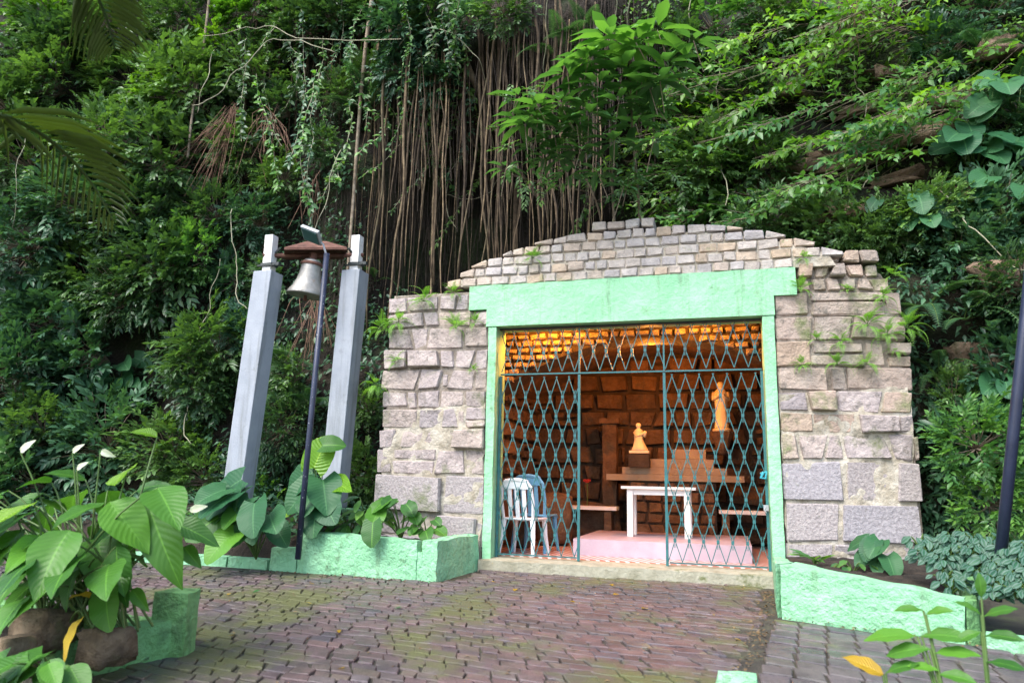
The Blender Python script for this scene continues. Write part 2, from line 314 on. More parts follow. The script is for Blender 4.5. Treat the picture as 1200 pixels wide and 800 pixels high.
def rockmesh(seed, sx, sy, sz, mat, n=10, lay=0.0, amp=.35):
    r = random.Random(seed); v = []; k = n
    for i in range(k+1):
        th = math.pi*i/k
        for j in range(2*k):
            ph = math.pi*j/k; d = Vector((math.sin(th)*math.cos(ph), math.sin(th)*math.sin(ph), math.cos(th)))
            q = Vector([math.copysign(abs(c)**(.45 if lay else .6), c) for c in d])
            s = 1+amp*noise.noise(d*1.6+Vector((seed*3.7, 0, 0)))+amp*.4*noise.noise(d*4+Vector((0, seed*2.1, 0)))
            if lay: s += lay*(noise.cell(Vector((d.x*2.2+seed, d.y*2.2, d.z*2.5)))-.5)
            v.append((q[0]*sx*s, q[1]*sy*s, q[2]*sz*s))
    f = [(i*2*k+j, i*2*k+(j+1) % (2*k), (i+1)*2*k+(j+1) % (2*k), (i+1)*2*k+j) for i in range(k) for j in range(2*k)]
    return mesh('rock', v, [q[::-1] for q in f], mat)
for i, (px, py, w, h) in enumerate([(985, 190, 1.1, .16), (1075, 162, .8, .14), (1010, 132, .9, .13), (900, 222, .8, .16), (1120, 120, .7, .16), (950, 248, .6, .13),
        (1050, 90, .7, .15), (880, 150, .6, .15), (1130, 235, .6, .14), (1000, 250, .8, .12), (925, 110, .5, .14), (1165, 60, .6, .18), (1040, 215, .6, .1), (1165, 330, .5, .2), (1130, 420, .5, .22)]):
    p = cliff_hit(px, py); o = obj('rock', rockmesh(i+5, w*.62, .30, h*.9, M['rock'], 7, .35), cliff, p); o.rotation_euler = (.15, rng.uniform(-.12, .06), rng.uniform(-.2, .2))

# ------------------------------------------------------------------ pavement
pave = tag(sheet('pavement', [-9+.5*i for i in range(27)], [-9+.5*i for i in range(19)]+[.3], lambda x, y: gz(x, y)-.016, M['mud']), kind='structure')
def paver(poly, z, mat, h=.05, bev=.006, tilt=(0, 0)):
    c = np.mean(poly, 0); v = []
    for s, dz in ((1.0, -h), (1.0, -bev), (1-bev*2/.17*1.2, 0)):
        for q in poly:
            w = c+(q-c)*s; v.append((w[0]-c[0], w[1]-c[1], dz+(tilt[0]*(w[0]-c[0])+tilt[1]*(w[1]-c[1]))+.04*(w[1]-c[1])))
    k = len(poly); f = [(i, (i+1) % k, k+(i+1) % k, k+i) for i in range(k)]+[(k+i, k+(i+1) % k, 2*k+(i+1) % k, 2*k+i) for i in range(k)]+[tuple(2*k+i for i in range(k))]
    return c, v, f
items = []
ang = math.radians(-9); ca, sa = math.cos(ang), math.sin(ang)
def inside_left(x, y):
    edge = 1.44+(y+.74)*.109
    if x > edge-.10 or y > -.02 or y < -7.5 or x < -7: return False
    if y > -1.02 and x < -1.72+.0: return y < -.90-.05*(x+3.6)*0 and False
    if y > -.95 and x < -1.6: return False
    if x < -2.35 and y < -3.7 and x > -4.6 and y > -5.4: return False
    return True
ph, pw = .112, .156
for j in range(-90, 60):
    off = rng.uniform(0, pw)
    x = -9+off
    while x < 6:
        w = pw*rng.uniform(.72, 1.3)
        def cor(a, b):
            q = np.array([a, b+.02*math.sin(a*3+j*.1)+.05*math.sin(a*.9)]); return np.array([q[0]*ca-q[1]*sa, q[0]*sa+q[1]*ca])
        j0, j1 = j*ph, (j+1)*ph; g = .004; sk = .03
        e = lambda s=.018: rng.uniform(-s, s)
        poly = np.array([cor(x+g+e()+sk, j0+g+e(.006)), cor(x+w*.5+sk*.5, j0+g+e(.012)), cor(x+w-g+e()+sk, j0+g+e(.006)), cor(x+w-g+e()-sk, j1-g+e(.006)), cor(x+w*.5, j1-g+e(.012)), cor(x+g+e()-sk, j1-g+e(.006))])
        c = poly.mean(0)
        if inside_left(*c): items.append((poly, 0))
        x += w
for i in range(22):                                   # squarer setts right of the gutter
    for j in range(30):
        x0 = 1.50+i*.185; y0 = -1.45-j*.2
        sh = (y0+.74)*.109+.0
        q = np.array([[x0+.008, y0-.19], [x0+.177, y0-.19], [x0+.177, y0-.008], [x0+.008, y0-.008]])+nr.uniform(-.01, .01, (4, 2)); q[:, 0] += sh*1.0; q[:, 1] -= .30*(q[:, 0]-1.4)
        c = q.mean(0)
        if c[1] < -1.62-.33*(c[0]-1.45) and c[0] < 4.4 and c[1] > -6.5: items.append((q, 1))
vis = []
for q, k in items:
    c = q.mean(0); a, b, w = proj((c[0], c[1], gz(*c))); vis.append(w if (w > .5 and -20 < a < 1220 and b < 812) else 99+w)
order = np.argsort(vis); rest = [MB(), MB()]
for rank, idx in enumerate(order):
    q, k = items[idx]; z0 = rng.uniform(-.006, .006)
    c, v, f = paver(q, 0, None, tilt=(rng.uniform(-.03, .03), rng.uniform(-.05, .03)))
    L = (c[0], c[1], gz(*c)+z0)
    if rank < 300 and vis[idx] < 50: obj('paver', mesh('paver', v, f, M['paver_grey' if k else 'paver'], False), pave, L)
    else: rest[k].add([(a+L[0], b+L[1], d+L[2]) for a, b, d in v], f, rng.random())
def restmat(src):                                     # same stone, tint from the per-stone attribute
    m = M[src].copy(); n = m.node_tree.nodes; l = m.node_tree.links
    oi = [q for q in n if q.type == 'OBJECT_INFO'][0]; a = n.new('ShaderNodeAttribute'); a.attribute_name = 'rnd'
    t = oi.outputs['Random'].links[0].to_socket; l.new(a.outputs['Fac'], t); return m
for k in (0, 1):
    tag(rest[k].build('pavers', restmat('paver_grey' if k else 'paver'), pave), kind='stuff')

# ------------------------------------------------------------------ rough stones
def stone_mesh(w, h, d, seed, mat, bulge=.02, jit=.012, g=.008, cz=None):
    r = random.Random(seed); bw, bh = min(.3, .013/w), min(.3, .013/h); us = [0, bw, 1-bw, 1]; ks = [0, bh, 1-bh, 1]; v = []
    J = jit+.045*min(w, h); cc = {(i, k): (r.uniform(-J, J*.25)*(1 if i else -1), r.uniform(-J, J*.25)*(1 if k else -1)) for i in (0, 1) for k in (0, 1)}
    if cz: cc = {q: (cc[q][0]+cz[q][0], cc[q][1]*.6+cz[q][1]) for q in cc}
    sl = (r.uniform(-.6, .6), r.uniform(-.6, .6))
    for k in range(4):
        for i in range(4):
            u, t = us[i], ks[k]; inner = i in (1, 2) and k in (1, 2); corner = i in (0, 3) and k in (0, 3)
            ox = sum(cc[a, b][0]*(u if a else 1-u)*(t if b else 1-t) for a in (0, 1) for b in (0, 1)); oz = sum(cc[a, b][1]*(u if a else 1-u)*(t if b else 1-t) for a in (0, 1) for b in (0, 1))
            x = (u-.5)*(w-2*g)+ox+r.uniform(-.006, .006); z = (t-.5)*(h-2*g)+oz+r.uniform(-.006, .006)
            if corner: x -= math.copysign(.007, x); z -= math.copysign(.007, z)
            y = -bulge*(1+r.uniform(-.6, .6)+sl[0]*(u-.5)*2+sl[1]*(t-.5)*2) if inner else .006+bulge*.3*r.uniform(-1, 1)
            v.append((x, y, z))
    ringi = [0, 1, 2, 3, 7, 11, 15, 14, 13, 12, 8, 4]; base = len(v)
    for q in ringi: v.append((v[q][0]*.97, d, v[q][2]*.97))
    f = [(k*4+i, k*4+i+1, (k+1)*4+i+1, (k+1)*4+i) for k in range(3) for i in range(3)]
    f += [(ringi[(a+1) % 12], ringi[a], base+a, base+(a+1) % 12) for a in range(12)]
    return mesh('stone', v, f, mat, False)
SEED = [100]
def put_stone(parent, mtx, x, z, w, h, mat, proud=0, d=.22, bulge=.02, jit=.012, g=.008, rot=0, cz=None):
    SEED[0] += 1
    o = obj('stone', stone_mesh(w, h, d, SEED[0], mat, bulge, jit, g, cz), parent)
    o.matrix_local = mtx@Matrix.Translation((x, -proud, z))@Matrix.Rotation(rot, 4, 'Y'); return o
def wall_rows(parent, mtx, rows, left, right, wfun, matfun, prob=.14, bulge=.02, jit=.012, g=.008, d=.22, base_proud=.03, wob=.02):
    top = len(rows)
    for zi, (z0, h) in enumerate(rows):
        a, b = left(z0+h/2), right(z0+h/2); x = a; ws = []; sd_ = rng.random()*50
        def hz(row, x): return 0 if row in (0, top) else wob*1.6*noise.noise(Vector((x*1.9, row*3.3+b, a)))*min(1, h/.22)
        sl = 0.0
        while x < b-.02:
            w = wfun(h, z0)
            if b-(x+w) < .55*h: w = b-x
            s2 = 0 if x+w > b-.01 else rng.gauss(0, .018)*min(1, h/.25); ws.append((x, w, sl, s2)); x += w; sl = s2
        for x, w, s1, s2 in ws:
            xc = x+w/2; bl, br, tl_, tr_ = hz(zi, x), hz(zi, x+w), hz(zi+1, x), hz(zi+1, x+w)
            cz = {(0, 0): (-s1, bl), (1, 0): (-s2, br), (0, 1): (s1, tl_), (1, 1): (s2, tr_)}
            pr = lambda: base_proud+rng.uniform(-.010, .016)+(rng.uniform(.03, .08) if rng.random() < prob else 0)
            if h > .23 and rng.random() < .16:                       # two thin ones instead
                hh = h*rng.uniform(.36, .62)
                put_stone(parent, mtx, xc, z0+hh/2, w, hh, matfun(xc, z0), pr(), d, bulge, jit, g, 0, {(0, 0): (-s1, bl), (1, 0): (-s2, br), (0, 1): (0, 0), (1, 1): (0, 0)})
                ws2 = [(x, w)] if rng.random() < .5 or w < .3 else [(x, w*.45), (x+w*.45, w*.55)]
                for xx, w_ in ws2: put_stone(parent, mtx, xx+w_/2, z0+hh+(h-hh)/2, w_, h-hh, matfun(xc, z0), pr(), d, bulge, jit, g)
                continue
            if w > .2 and h > .2 and rng.random() < .12:              # a sliver packed beside the stone
                w_ = rng.uniform(.06, .1); put_stone(parent, mtx, x+w-w_/2, z0+h*.5, w_, h*rng.uniform(.6, .95), matfun(xc, z0), base_proud, d, bulge*.6, jit, g); w -= w_; xc = x+w/2
            put_stone(parent, mtx, xc, z0+h/2, w, h*rng.uniform(.96, 1.0), matfun(xc, z0), pr(), d, bulge, jit, g, rng.uniform(-.02, .02), cz)

# lintel and jambs, hand-plastered
def rough_prism(name, quad, z0, ztop, mat, parent=None, amp=.014, step=.08, soft=.008):
    """footprint quad (4 xy), bottom z0 (float or list of 4), top list of 4; noisy surface"""
    q = [Vector((a, b, 0)) for a, b in quad]; zb = z0 if hasattr(z0, '__len__') else [z0]*4; zt = ztop if hasattr(ztop, '__len__') else [ztop]*4
    lu = max((q[1]-q[0]).length, (q[2]-q[3]).length); lv = max((q[3]-q[0]).length, (q[2]-q[1]).length); lh = max(a-b for a, b in zip(zt, zb))
    nu, nv, nh = [max(1, min(60, int(round(a/step)))) for a in (lu, lv, lh)]
    def pt(u, v, w):
        bl = lambda A: A[0]*(1-u)*(1-v)+A[1]*u*(1-v)+A[2]*u*v+A[3]*(1-u)*v
        p = bl(q); p = Vector((p[0], p[1], bl(zb)*(1-w)+bl(zt)*w))
        if w > 0:
            e = noise.noise_vector(p*5.5)*amp+noise.noise_vector(p*14)*amp*.5
            edge = sum(1 for t in (u, v) if t in (0, 1))+(1 if w == 1 else 0)
            if edge >= 2:
                cen = bl([sum(q, Vector())/4]*4); e += (Vector((cen[0], cen[1], p[2]))-p).normalized()*soft if (cen-p).length > 1e-6 else Vector()
                if w == 1: e.z -= soft
            p += e
        return p
    key = {}; v = []; f = []
    def idx(i, j, k):
        t = (i, j, k)
        if t not in key: key[t] = len(v); v.append(pt(i/nu, j/nv, k/nh))
        return key[t]
    for i in range(nu):
        for j in range(nv):
            f.append((idx(i, j, nh), idx(i+1, j, nh), idx(i+1, j+1, nh), idx(i, j+1, nh)))
            f.append((idx(i, j, 0), idx(i, j+1, 0), idx(i+1, j+1, 0), idx(i+1, j, 0)))
    for i in range(nu):
        for k in range(nh):
            f.append((idx(i, 0, k), idx(i+1, 0, k), idx(i+1, 0, k+1), idx(i, 0, k+1))); f.append((idx(i+1, nv, k), idx(i, nv, k), idx(i, nv, k+1), idx(i+1, nv, k+1)))
    for j in range(nv):
        for k in range(nh):
            f.append((idx(0, j+1, k), idx(0, j, k), idx(0, j, k+1), idx(0, j+1, k+1))); f.append((idx(nu, j, k), idx(nu, j+1, k), idx(nu, j+1, k+1), idx(nu, j, k+1)))
    me = mesh(name, v, f, mat); me.set_sharp_from_angle(angle=math.radians(48)); return obj(name, me, parent)
# ------------------------------------------------------------------ chapel
chapel = thing('stone_chapel', 'small stone chapel front with mint green painted doorway built into the cliff', 'chapel')
I4 = Matrix.Identity(4)
def prism(name, pts, y0, y1, mat, parent, mtx=None):   # polygon in xz extruded in y
    k = len(pts); v = [(x, y0, z) for x, z in pts]+[(x, y1, z) for x, z in pts]
    f = [tuple(range(k)), tuple(range(2*k-1, k-1, -1))]+[((i+1) % k, i, k+i, k+(i+1) % k) for i in range(k)]
    if mtx is not None: v = [mtx@Vector(a) for a in v]
    return obj(name, mesh(name, v, f, mat, False), parent)
HINGE = 1.60
RW = Matrix.Translation((HINGE, 0, 0))@Matrix.Rotation(math.radians(9), 4, 'Z')@Matrix.Translation((-HINGE, 0, 0))   # right wing swings back
lw = prism('left_wing', [(-2.97, -.3), (-1.58, -.3), (-1.58, 2.86), (-1.84, 2.86), (-1.84, 3.12), (-2.9, 3.12)], .035, .5, M['mortar'], chapel)
lwt = lw
rw = prism('right_wing', [(1.60, -.3), (2.98, -.3), (2.92, 2.8), (2.75, 3.12), (2.3, 3.26), (1.87, 3.26), (1.87, 2.86), (1.60, 2.86)], .035, .5, M['joint'], chapel, RW)
o = rough_prism('joint_fill', [(1.63, -.008), (2.9, -.008), (2.88, .02), (1.63, .02)], 1.7, [2.84, 2.8, 2.8, 2.84], M['joint'], rw, .02, .06); o.matrix_local = RW
o = rough_prism('joint_fill', [(1.89, -.008), (2.72, -.008), (2.72, .02), (1.89, .02)], 2.82, [3.2, 3.08, 3.08, 3.2], M['joint'], rw, .015, .06); o.matrix_local = RW
def archtop(x): return 3.24+.56*max(0, 1-((x-.15)/2.35)**2)**.85 if abs(x-.15) < 2.35 else 3.22
gab = prism('gable', [(-2.2, 3.178)]+[(1.87+.4, 3.178)]+[(x, max(3.18, archtop(x)-.10)) for x in [2.2-.2*i for i in range(22)]], -.016, .5, M['mortar'], chapel)
for nm in (lw, rw, gab): pass
# left wing
rows = []; z = .0
for h in (.46, .44, .31, .23, .25, .21, .26, .24, .28, .20, .21): rows.append((z, h)); z += h
edgeL = lambda z: -2.98-.02*math.sin(z*7)+.05*sm(1.6, 3.1, z)
wallw = lambda h, z: rng.choice((.75, 1.0, 1.2, 1.5, 1.8, 2.2))*h*rng.uniform(.85, 1.15)
wall_rows(lw, I4, rows, edgeL, lambda z: -1.60 if z < 2.86 else -1.86, wallw, lambda x, z: M['cut'] if z < .8 else M['stone'], prob=.13, bulge=.016, base_proud=.016, g=.005)
# right wing
rows = []; z = .0
for h in (.30, .42, .41, .27, .22, .22, .26, .27, .28, .26, .15, .16, .14): rows.append((z, h)); z += h
edgeR = lambda z: 2.97+.02*math.sin(z*6+1)-.02*sm(1.5, 3, z)-(.14 if z > 2.93 else 0)-(.12 if z > 3.1 else 0)
def wr(h, z): return rng.uniform(.9, 1.15)*h*1.05 if h < .17 else (rng.uniform(1.15, 1.6)*h if z < .8 else rng.choice((.7, 1.1, 1.5, 1.9, 2.3, 2.7))*h*rng.uniform(.85, 1.15))
wall_rows(rw, RW, rows, lambda z: 1.62 if z < 2.86 else 1.87, edgeR, wr, lambda x, z: M['cut'] if z < .9 else (M['stone_warm'] if z > 1.75 or rng.random() < .4 else M['stone']), prob=.16, bulge=.018, base_proud=.018, g=.006)
joi = prism('open_joints', [(-2.9, 1.55), (-1.6, 1.7), (-1.6, 2.84), (-1.86, 2.84), (-1.86, 3.1), (-2.86, 3.1)], -.014, .0345, M['joint'], lw)
for par_, mt_, xs_, zt_ in ((lw, I4, (-2.93, -1.61), 1.75), (rw, RW, (1.63, 2.93), 1.9)):
    o = rough_prism('mortar_fill', [(xs_[0], -.025), (xs_[1], -.025), (xs_[1], .02), (xs_[0], .02)], -.15, [zt_-.1, zt_, zt_, zt_-.1], M['mortar'], par_, .03, .05); o.matrix_local = mt_
# gable setts follow the lintel
rh = .118
for k in range(6):
    z0 = 3.165+k*rh
    x = -2.25+rng.uniform(0, .1)
    while x < 2.55:
        w = rng.uniform(.13, .235)
        xc = x+w/2; t = archtop(xc)
        hh = rh if k == 5 and -.36 < xc < .42 else min(rh, t-z0)
        if k == 5 and not -.36 < xc < .42: hh = 0
        edge_ = k < 5 and min(archtop(x), archtop(x+w))-z0 < rh
        if hh > .035 and not (xc > 1.85 and k == 0):
            put_stone(gab, I4, xc, z0+hh/2+rng.uniform(-.004, .004), w, hh*rng.uniform(.95, 1.02), M['sett'], .03+rng.uniform(-.01, .012), .3, .010, .004, .004, 0 if edge_ else rng.uniform(-.03, .03), {(0, 0): (0, 0), (1, 0): (0, 0), (0, 1): (0, max(.03, min(rh, archtop(x)-z0))-hh), (1, 1): (0, max(.03, min(rh, archtop(x+w)-z0))-hh)} if edge_ else None)
        x += w
rough_prism('lintel', [(-1.86, -.055), (1.86, -.055), (1.86, .35), (-1.86, .35)], [2.87, 2.87, 2.87, 2.87], [3.165, 3.175, 3.175, 3.165], M['mint'], chapel, .009, soft=.002)
rough_prism('lintel_beam', [(-1.63, -.064), (1.63, -.064), (1.63, .34), (-1.63, .34)], 2.655, 2.885, M['mint'], chapel, .004, soft=.002)
rough_prism('jamb', [(-1.60, -.062), (-1.497, -.062), (-1.497, .33), (-1.60, .33)], -.11, 2.654, M['mint'], chapel, .006)
rough_prism('jamb', [(1.497, -.062), (1.62, -.062), (1.62, .33), (1.497, .33)], -.11, 2.654, M['mint'], chapel, .006)
rough_prism('sill', [(-1.62, -.16), (1.6, -.16), (1.6, .30), (-1.62, .30)], [-.20, -.20, -.2, -.2], [-.012, -.012, .0, .0], M['sill'], chapel, .010, .1)
# interior shell
D0, D1, XL, XR, HT = .30, 3.4, -1.9, 1.85, 2.95
prism('floor', [(XL, -.1), (XR, -.1), (XR, .0), (XL, .0)], D0+.001, D1, M['tile'], chapel)
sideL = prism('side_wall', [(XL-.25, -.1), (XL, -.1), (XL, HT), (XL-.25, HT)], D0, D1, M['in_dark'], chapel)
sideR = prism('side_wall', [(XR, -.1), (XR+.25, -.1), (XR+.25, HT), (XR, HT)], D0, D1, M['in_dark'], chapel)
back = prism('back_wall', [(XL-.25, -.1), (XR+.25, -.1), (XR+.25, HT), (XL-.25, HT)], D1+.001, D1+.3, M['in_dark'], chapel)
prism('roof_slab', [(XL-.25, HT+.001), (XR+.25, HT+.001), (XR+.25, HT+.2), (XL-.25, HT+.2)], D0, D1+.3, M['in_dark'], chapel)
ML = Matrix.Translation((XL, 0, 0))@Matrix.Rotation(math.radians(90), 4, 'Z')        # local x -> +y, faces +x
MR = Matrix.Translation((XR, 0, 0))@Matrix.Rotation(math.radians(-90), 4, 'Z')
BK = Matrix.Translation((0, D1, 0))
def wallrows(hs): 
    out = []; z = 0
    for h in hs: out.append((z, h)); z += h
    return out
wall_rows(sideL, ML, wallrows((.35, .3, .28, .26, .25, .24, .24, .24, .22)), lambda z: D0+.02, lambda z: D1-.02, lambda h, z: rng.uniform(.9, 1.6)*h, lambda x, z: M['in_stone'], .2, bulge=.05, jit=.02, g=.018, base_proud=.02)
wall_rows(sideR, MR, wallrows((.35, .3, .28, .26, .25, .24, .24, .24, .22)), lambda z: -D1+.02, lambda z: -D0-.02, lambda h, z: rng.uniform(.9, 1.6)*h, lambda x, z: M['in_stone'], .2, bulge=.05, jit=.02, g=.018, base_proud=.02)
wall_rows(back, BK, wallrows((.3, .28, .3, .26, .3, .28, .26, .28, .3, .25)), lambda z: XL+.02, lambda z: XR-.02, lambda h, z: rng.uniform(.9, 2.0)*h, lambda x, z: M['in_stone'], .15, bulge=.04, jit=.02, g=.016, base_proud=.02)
# arch ring just inside the doorway
def arch_under(x): return 2.66-.42*((x-.2)/1.6)**2 if x < .2 else 2.66-.28*((x-.2)/1.25)**2
AY = .95
ax = [XL+(XR-XL)*i/24 for i in range(25)]
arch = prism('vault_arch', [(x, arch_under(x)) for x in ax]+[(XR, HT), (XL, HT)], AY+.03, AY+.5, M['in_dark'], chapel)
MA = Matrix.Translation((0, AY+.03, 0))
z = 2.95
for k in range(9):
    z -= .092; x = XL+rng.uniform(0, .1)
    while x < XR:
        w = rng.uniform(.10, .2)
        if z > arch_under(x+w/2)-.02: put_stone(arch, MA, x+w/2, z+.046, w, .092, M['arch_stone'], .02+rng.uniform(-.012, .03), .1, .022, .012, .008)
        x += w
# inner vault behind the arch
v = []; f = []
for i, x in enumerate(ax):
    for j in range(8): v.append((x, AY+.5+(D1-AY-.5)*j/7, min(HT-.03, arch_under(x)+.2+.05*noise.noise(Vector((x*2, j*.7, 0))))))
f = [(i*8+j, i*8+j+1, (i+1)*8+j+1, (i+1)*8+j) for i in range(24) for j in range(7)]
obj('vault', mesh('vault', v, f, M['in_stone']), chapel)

# ------------------------------------------------------------------ lattice gates
def lattice(root, x0, x1, z0, z1, y, pitch=.148, dz=.222, w=.009, t=.006):
    sl = (pitch/2)/dz
    for s in (1, -1):
        k0 = -40
        for k in range(-40, 60):
            # line: x = xa + s*sl*(z-z0)
            xa = x0+k*pitch
            pts = []
            za, zb = z0, z1
            lo = xa; 
            def xat(z): return xa+s*sl*(z-z0)
            # clip to [x0,x1]
            zs_ = [z0, z1]
            zx0 = z0+(x0-xa)/(s*sl); zx1 = z0+(x1-xa)/(s*sl)
            a = max(z0, min(zx0, zx1)); b = min(z1, max(zx0, zx1))
            if b-a < .05: continue
            L = math.hypot(b-a, sl*(b-a)); an = math.atan(s*sl)
            m = MB(); m.box((0, 0, 0), (w, t, L)); o = m.build('lattice_bar', M['teal'], root)
            o.location = ((xat(a)+xat(b))/2, y+s*t*.55, (a+b)/2); o.rotation_euler = (0, an, 0)
    tm = MB(); tm.box((-.008, 0, 0), (.006, .008, .15)); tm.box((.008, 0, 0), (.006, .008, .15)); tm.box((0, 0, 0), (.03, .012, .035))
    me = mesh('rivet_plate', tm.v, tm.f, M['teal'], False)
    j = 0; z = z0
    while z < z1+.01:
        k = 0
        while True:
            x = x0+k*pitch+(pitch/2 if j % 2 else 0)
            if x > x1+.01: break
            if z0+.07 < z < z1-.07: obj('rivet_plate', me, root, (x, y-.008, z))
            k += 1
        z += dz; j += 1
GY = .10
def rail(root, name, a, b, w=.022, d=.022, mat='teal'):
    a, b = Vector(a), Vector(b); m = MB(); c = (a+b)/2; e = b-a
    m.box(c, (abs(e.x)+w if abs(e.x) > abs(e.z) else w, d, abs(e.z)+w if abs(e.z) > abs(e.x) else w)); return m.build(name, M[mat], root)
gt = thing('lattice_grille', 'fixed teal lattice grille running across the top of the chapel doorway', 'grille', (0, 0, 2.09))
def gatepart(root, *a):
    return None
def build_gate(root, x0, x1, z0, z1, posts):
    lattice(root, x0, x1, z0, z1, GY)
    for px_ in posts: rail(root, 'post', (px_, GY, z0), (px_, GY, z1), .03, .03)
base = gt.location.z
lattice(gt, -1.47, 1.47, .03, .54, GY)
rail(gt, 'rail', (-1.47, GY, .004), (1.47, GY, .004), .016, .03); rail(gt, 'rail', (-1.48, GY, .555), (1.48, GY, .555), .03, .05, 'darkiron')
for x in (-.525, .44): rail(gt, 'post', (x, GY, .02), (x, GY, .53), .018, .02)
g1 = thing('folding_lattice_gate', 'teal folding lattice gate leaf in front of the plastic chairs', 'gate', (0, 0, .012))
lattice(g1, -1.46, -.535, .03, 2.05, GY)
rail(g1, 'post', (-.525, GY, .0), (-.525, GY, 2.05), .028, .03); rail(g1, 'post', (-1.475, GY, 0), (-1.475, GY, 2.05), .028, .03); rail(g1, 'rail', (-1.45, GY, .02), (-.55, GY, .02), .014, .02)
g2 = thing('folding_lattice_gate', 'teal folding lattice gate leaf in front of the standing statue', 'gate', (0, 0, .012))
lattice(g2, .45, 1.46, .03, 2.05, GY)
rail(g2, 'post', (.44, GY, .0), (.44, GY, 2.05), .028, .03); rail(g2, 'post', (1.475, GY, 0), (1.475, GY, 2.05), .028, .03); rail(g2, 'rail', (.47, GY, .02), (1.45, GY, .02), .014, .02)
m = MB(); m.box((1.46, GY-.03, .62), (.05, .04, .06)); m.tube([(1.46, GY-.05, .63), (1.44, GY-.05, .60), (1.46, GY-.05, .57)], .006); m.build('latch', M['greymetal'], g2)

# ------------------------------------------------------------------ furniture inside
pl = MB().box((.3, 1.675, .0955), (2.04, 1.85, .189)).build('platform', M['platform'])
tag(pl, 'low lilac painted platform step under the white altar table', 'platform')
t = thing('altar_table', 'white painted wooden table standing on the lilac platform', 'table', (.22, 1.75, .19))
MB().box((0, 0, .615), (.94, .5, .035)).build('table_top', M['white'], t)
for sx in (-.36, .36):
    for sy in (-.18, .18): MB().box((sx, sy, .298), (.075, .07, .596)).build('leg', M['white'], t)
for sy in (-.18, .18): MB().box((0, sy, .56), (.64, .03, .07)).build('apron', M['white'], t)
# stepped altar shelf behind
al = thing('stepped_altar', 'tan stepped altar block against the back wall of the grotto', 'altar', (.3, 2.75, 0))
for i, (w, h, zz) in enumerate(((1.9, .09, .90), (1.45, .10, .99), (1.1, .12, 1.09), (.45, .14, 1.21))):
    MB().box((.05+(.22 if i == 3 else 0), 0, zz+h/2), (w-.0, .5-.05*i, h-.003)).build('step', M['altar'], al)
sup = MB().box((.02, 0, .45), (1.2, .4, .895)).build('base', M['in_dark'], al)
wall_rows(sup, Matrix.Translation((0, -.2, 0)), [(.0, .16), (.16, .15), (.31, .15), (.46, .15), (.61, .14), (.75, .13)], lambda z: -.57, lambda z: .61, lambda h, z: rng.uniform(1.3, 2)*h, lambda x, z: M['in_stone'], 0, bulge=.012, jit=.008, d=.1, base_proud=.02)
ped = thing('statue_plinth', 'dark stone plinth block under the kneeling plaster figure', 'plinth', (-.12, 2.5, 1.09))
rough_prism('block', [(-.15, -.1), (.15, -.1), (.15, .1), (-.15, .1)], -.003, .19, M['in_dark'], ped, .01)
col = thing('stone_column', 'square dark stone column beside the stepped altar', 'column', (-.62, 3.0, 0))
rough_prism('shaft', [(-.11, -.1), (.11, -.1), (.11, .1), (-.11, .1)], .001, 1.75, M['in_stone'], col, .015)
rough_prism('capital', [(-.15, -.13), (.15, -.13), (.15, .13), (-.15, .13)], 1.745, 1.83, M['in_stone'], col, .01)
def figure(root, H, kneel=False):
    m = MB(); s = H
    if kneel: prof = [(.30, 0, 0, 0), (.29, .06, 0, -.02), (.24, .16, .0, -.02), (.19, .28, -.02, 0), (.155, .42, -.03, .01), (.16, .56, -.03, 0), (.165, .66, -.03, -.01), (.13, .75, -.03, -.01), (.06, .79, -.03, -.02), (.058, .82, -.03, -.03), (.085, .86, -.03, -.04), (.098, .91, -.03, -.04), (.085, .96, -.03, -.035), (.04, .995, -.03, -.03)]
    else: prof = [(.15, 0, 0, 0), (.145, .05, 0, 0), (.125, .2, 0, 0), (.12, .4, 0, 0), (.13, .55, 0, 0), (.145, .68, 0, 0), (.14, .76, 0, 0), (.10, .82, 0, 0), (.062, .85, 0, -.005), (.07, .88, 0, -.01), (.078, .92, 0, -.012), (.066, .965, 0, -.008), (.03, 1.0, 0, 0)]
    n = 20; vv = []
    for q in prof:
        for j in range(n):
            a = 2*math.pi*j/n; fold = 1+.06*math.sin(a*7+q[1]*3)*(1 if q[1] < .7 else 0)
            vv.append(((q[2]+q[0]*fold*math.cos(a))*s, (q[3]+q[0]*.8*fold*math.sin(a))*s, q[1]*s))
    k = len(prof); ff = [(i*n+j, i*n+(j+1) % n, (i+1)*n+(j+1) % n, (i+1)*n+j) for i in range(k-1) for j in range(n)]+[tuple(range(n-1, -1, -1)), tuple((k-1)*n+j for j in range(n))]
    m.add(vv, ff)
    if kneel:
        for sx in (-1, 1):
            m.tube([Vector((-.03+sx*.15, -.0, .66))*s, Vector((.06+sx*.15, -.1, .52))*s, Vector((.2+sx*.03, -.14, .62))*s, Vector((.23+sx*.01, -.14, .70))*s], [.055*s, .05*s, .04*s, .03*s], 8)
        m.tube([Vector((.0, -.05, .02))*s, Vector((.3, -.05, .03))*s], [.1*s, .05*s], 8)
    else:
        for sx in (-1, 1):
            m.tube([Vector((sx*.135, 0, .76))*s, Vector((sx*.15, -.05, .62))*s, Vector((sx*.05, -.15, .68))*s, Vector((sx*.015, -.17, .75))*s], [.05*s, .045*s, .034*s, .022*s], 8)
    m.build('body', M['plaster'], root, True)
s1 = thing('plaster_statue', 'small kneeling plaster figure on a plinth above the stepped altar', 'statue', (-.12, 2.5, 1.282))
MB().box((0, 0, .02), (.28, .18, .036)).build('base', M['plaster'], s1)
r_ = thing('x', None, None); bpy.data.objects.remove(r_)
figure(s1, .40, True); s1.children[-1].location = (0, 0, .036)
s2 = thing('plaster_statue', 'tall standing robed plaster figure with joined hands on a wall bracket', 'statue', (1.02, 2.85, 1.62))
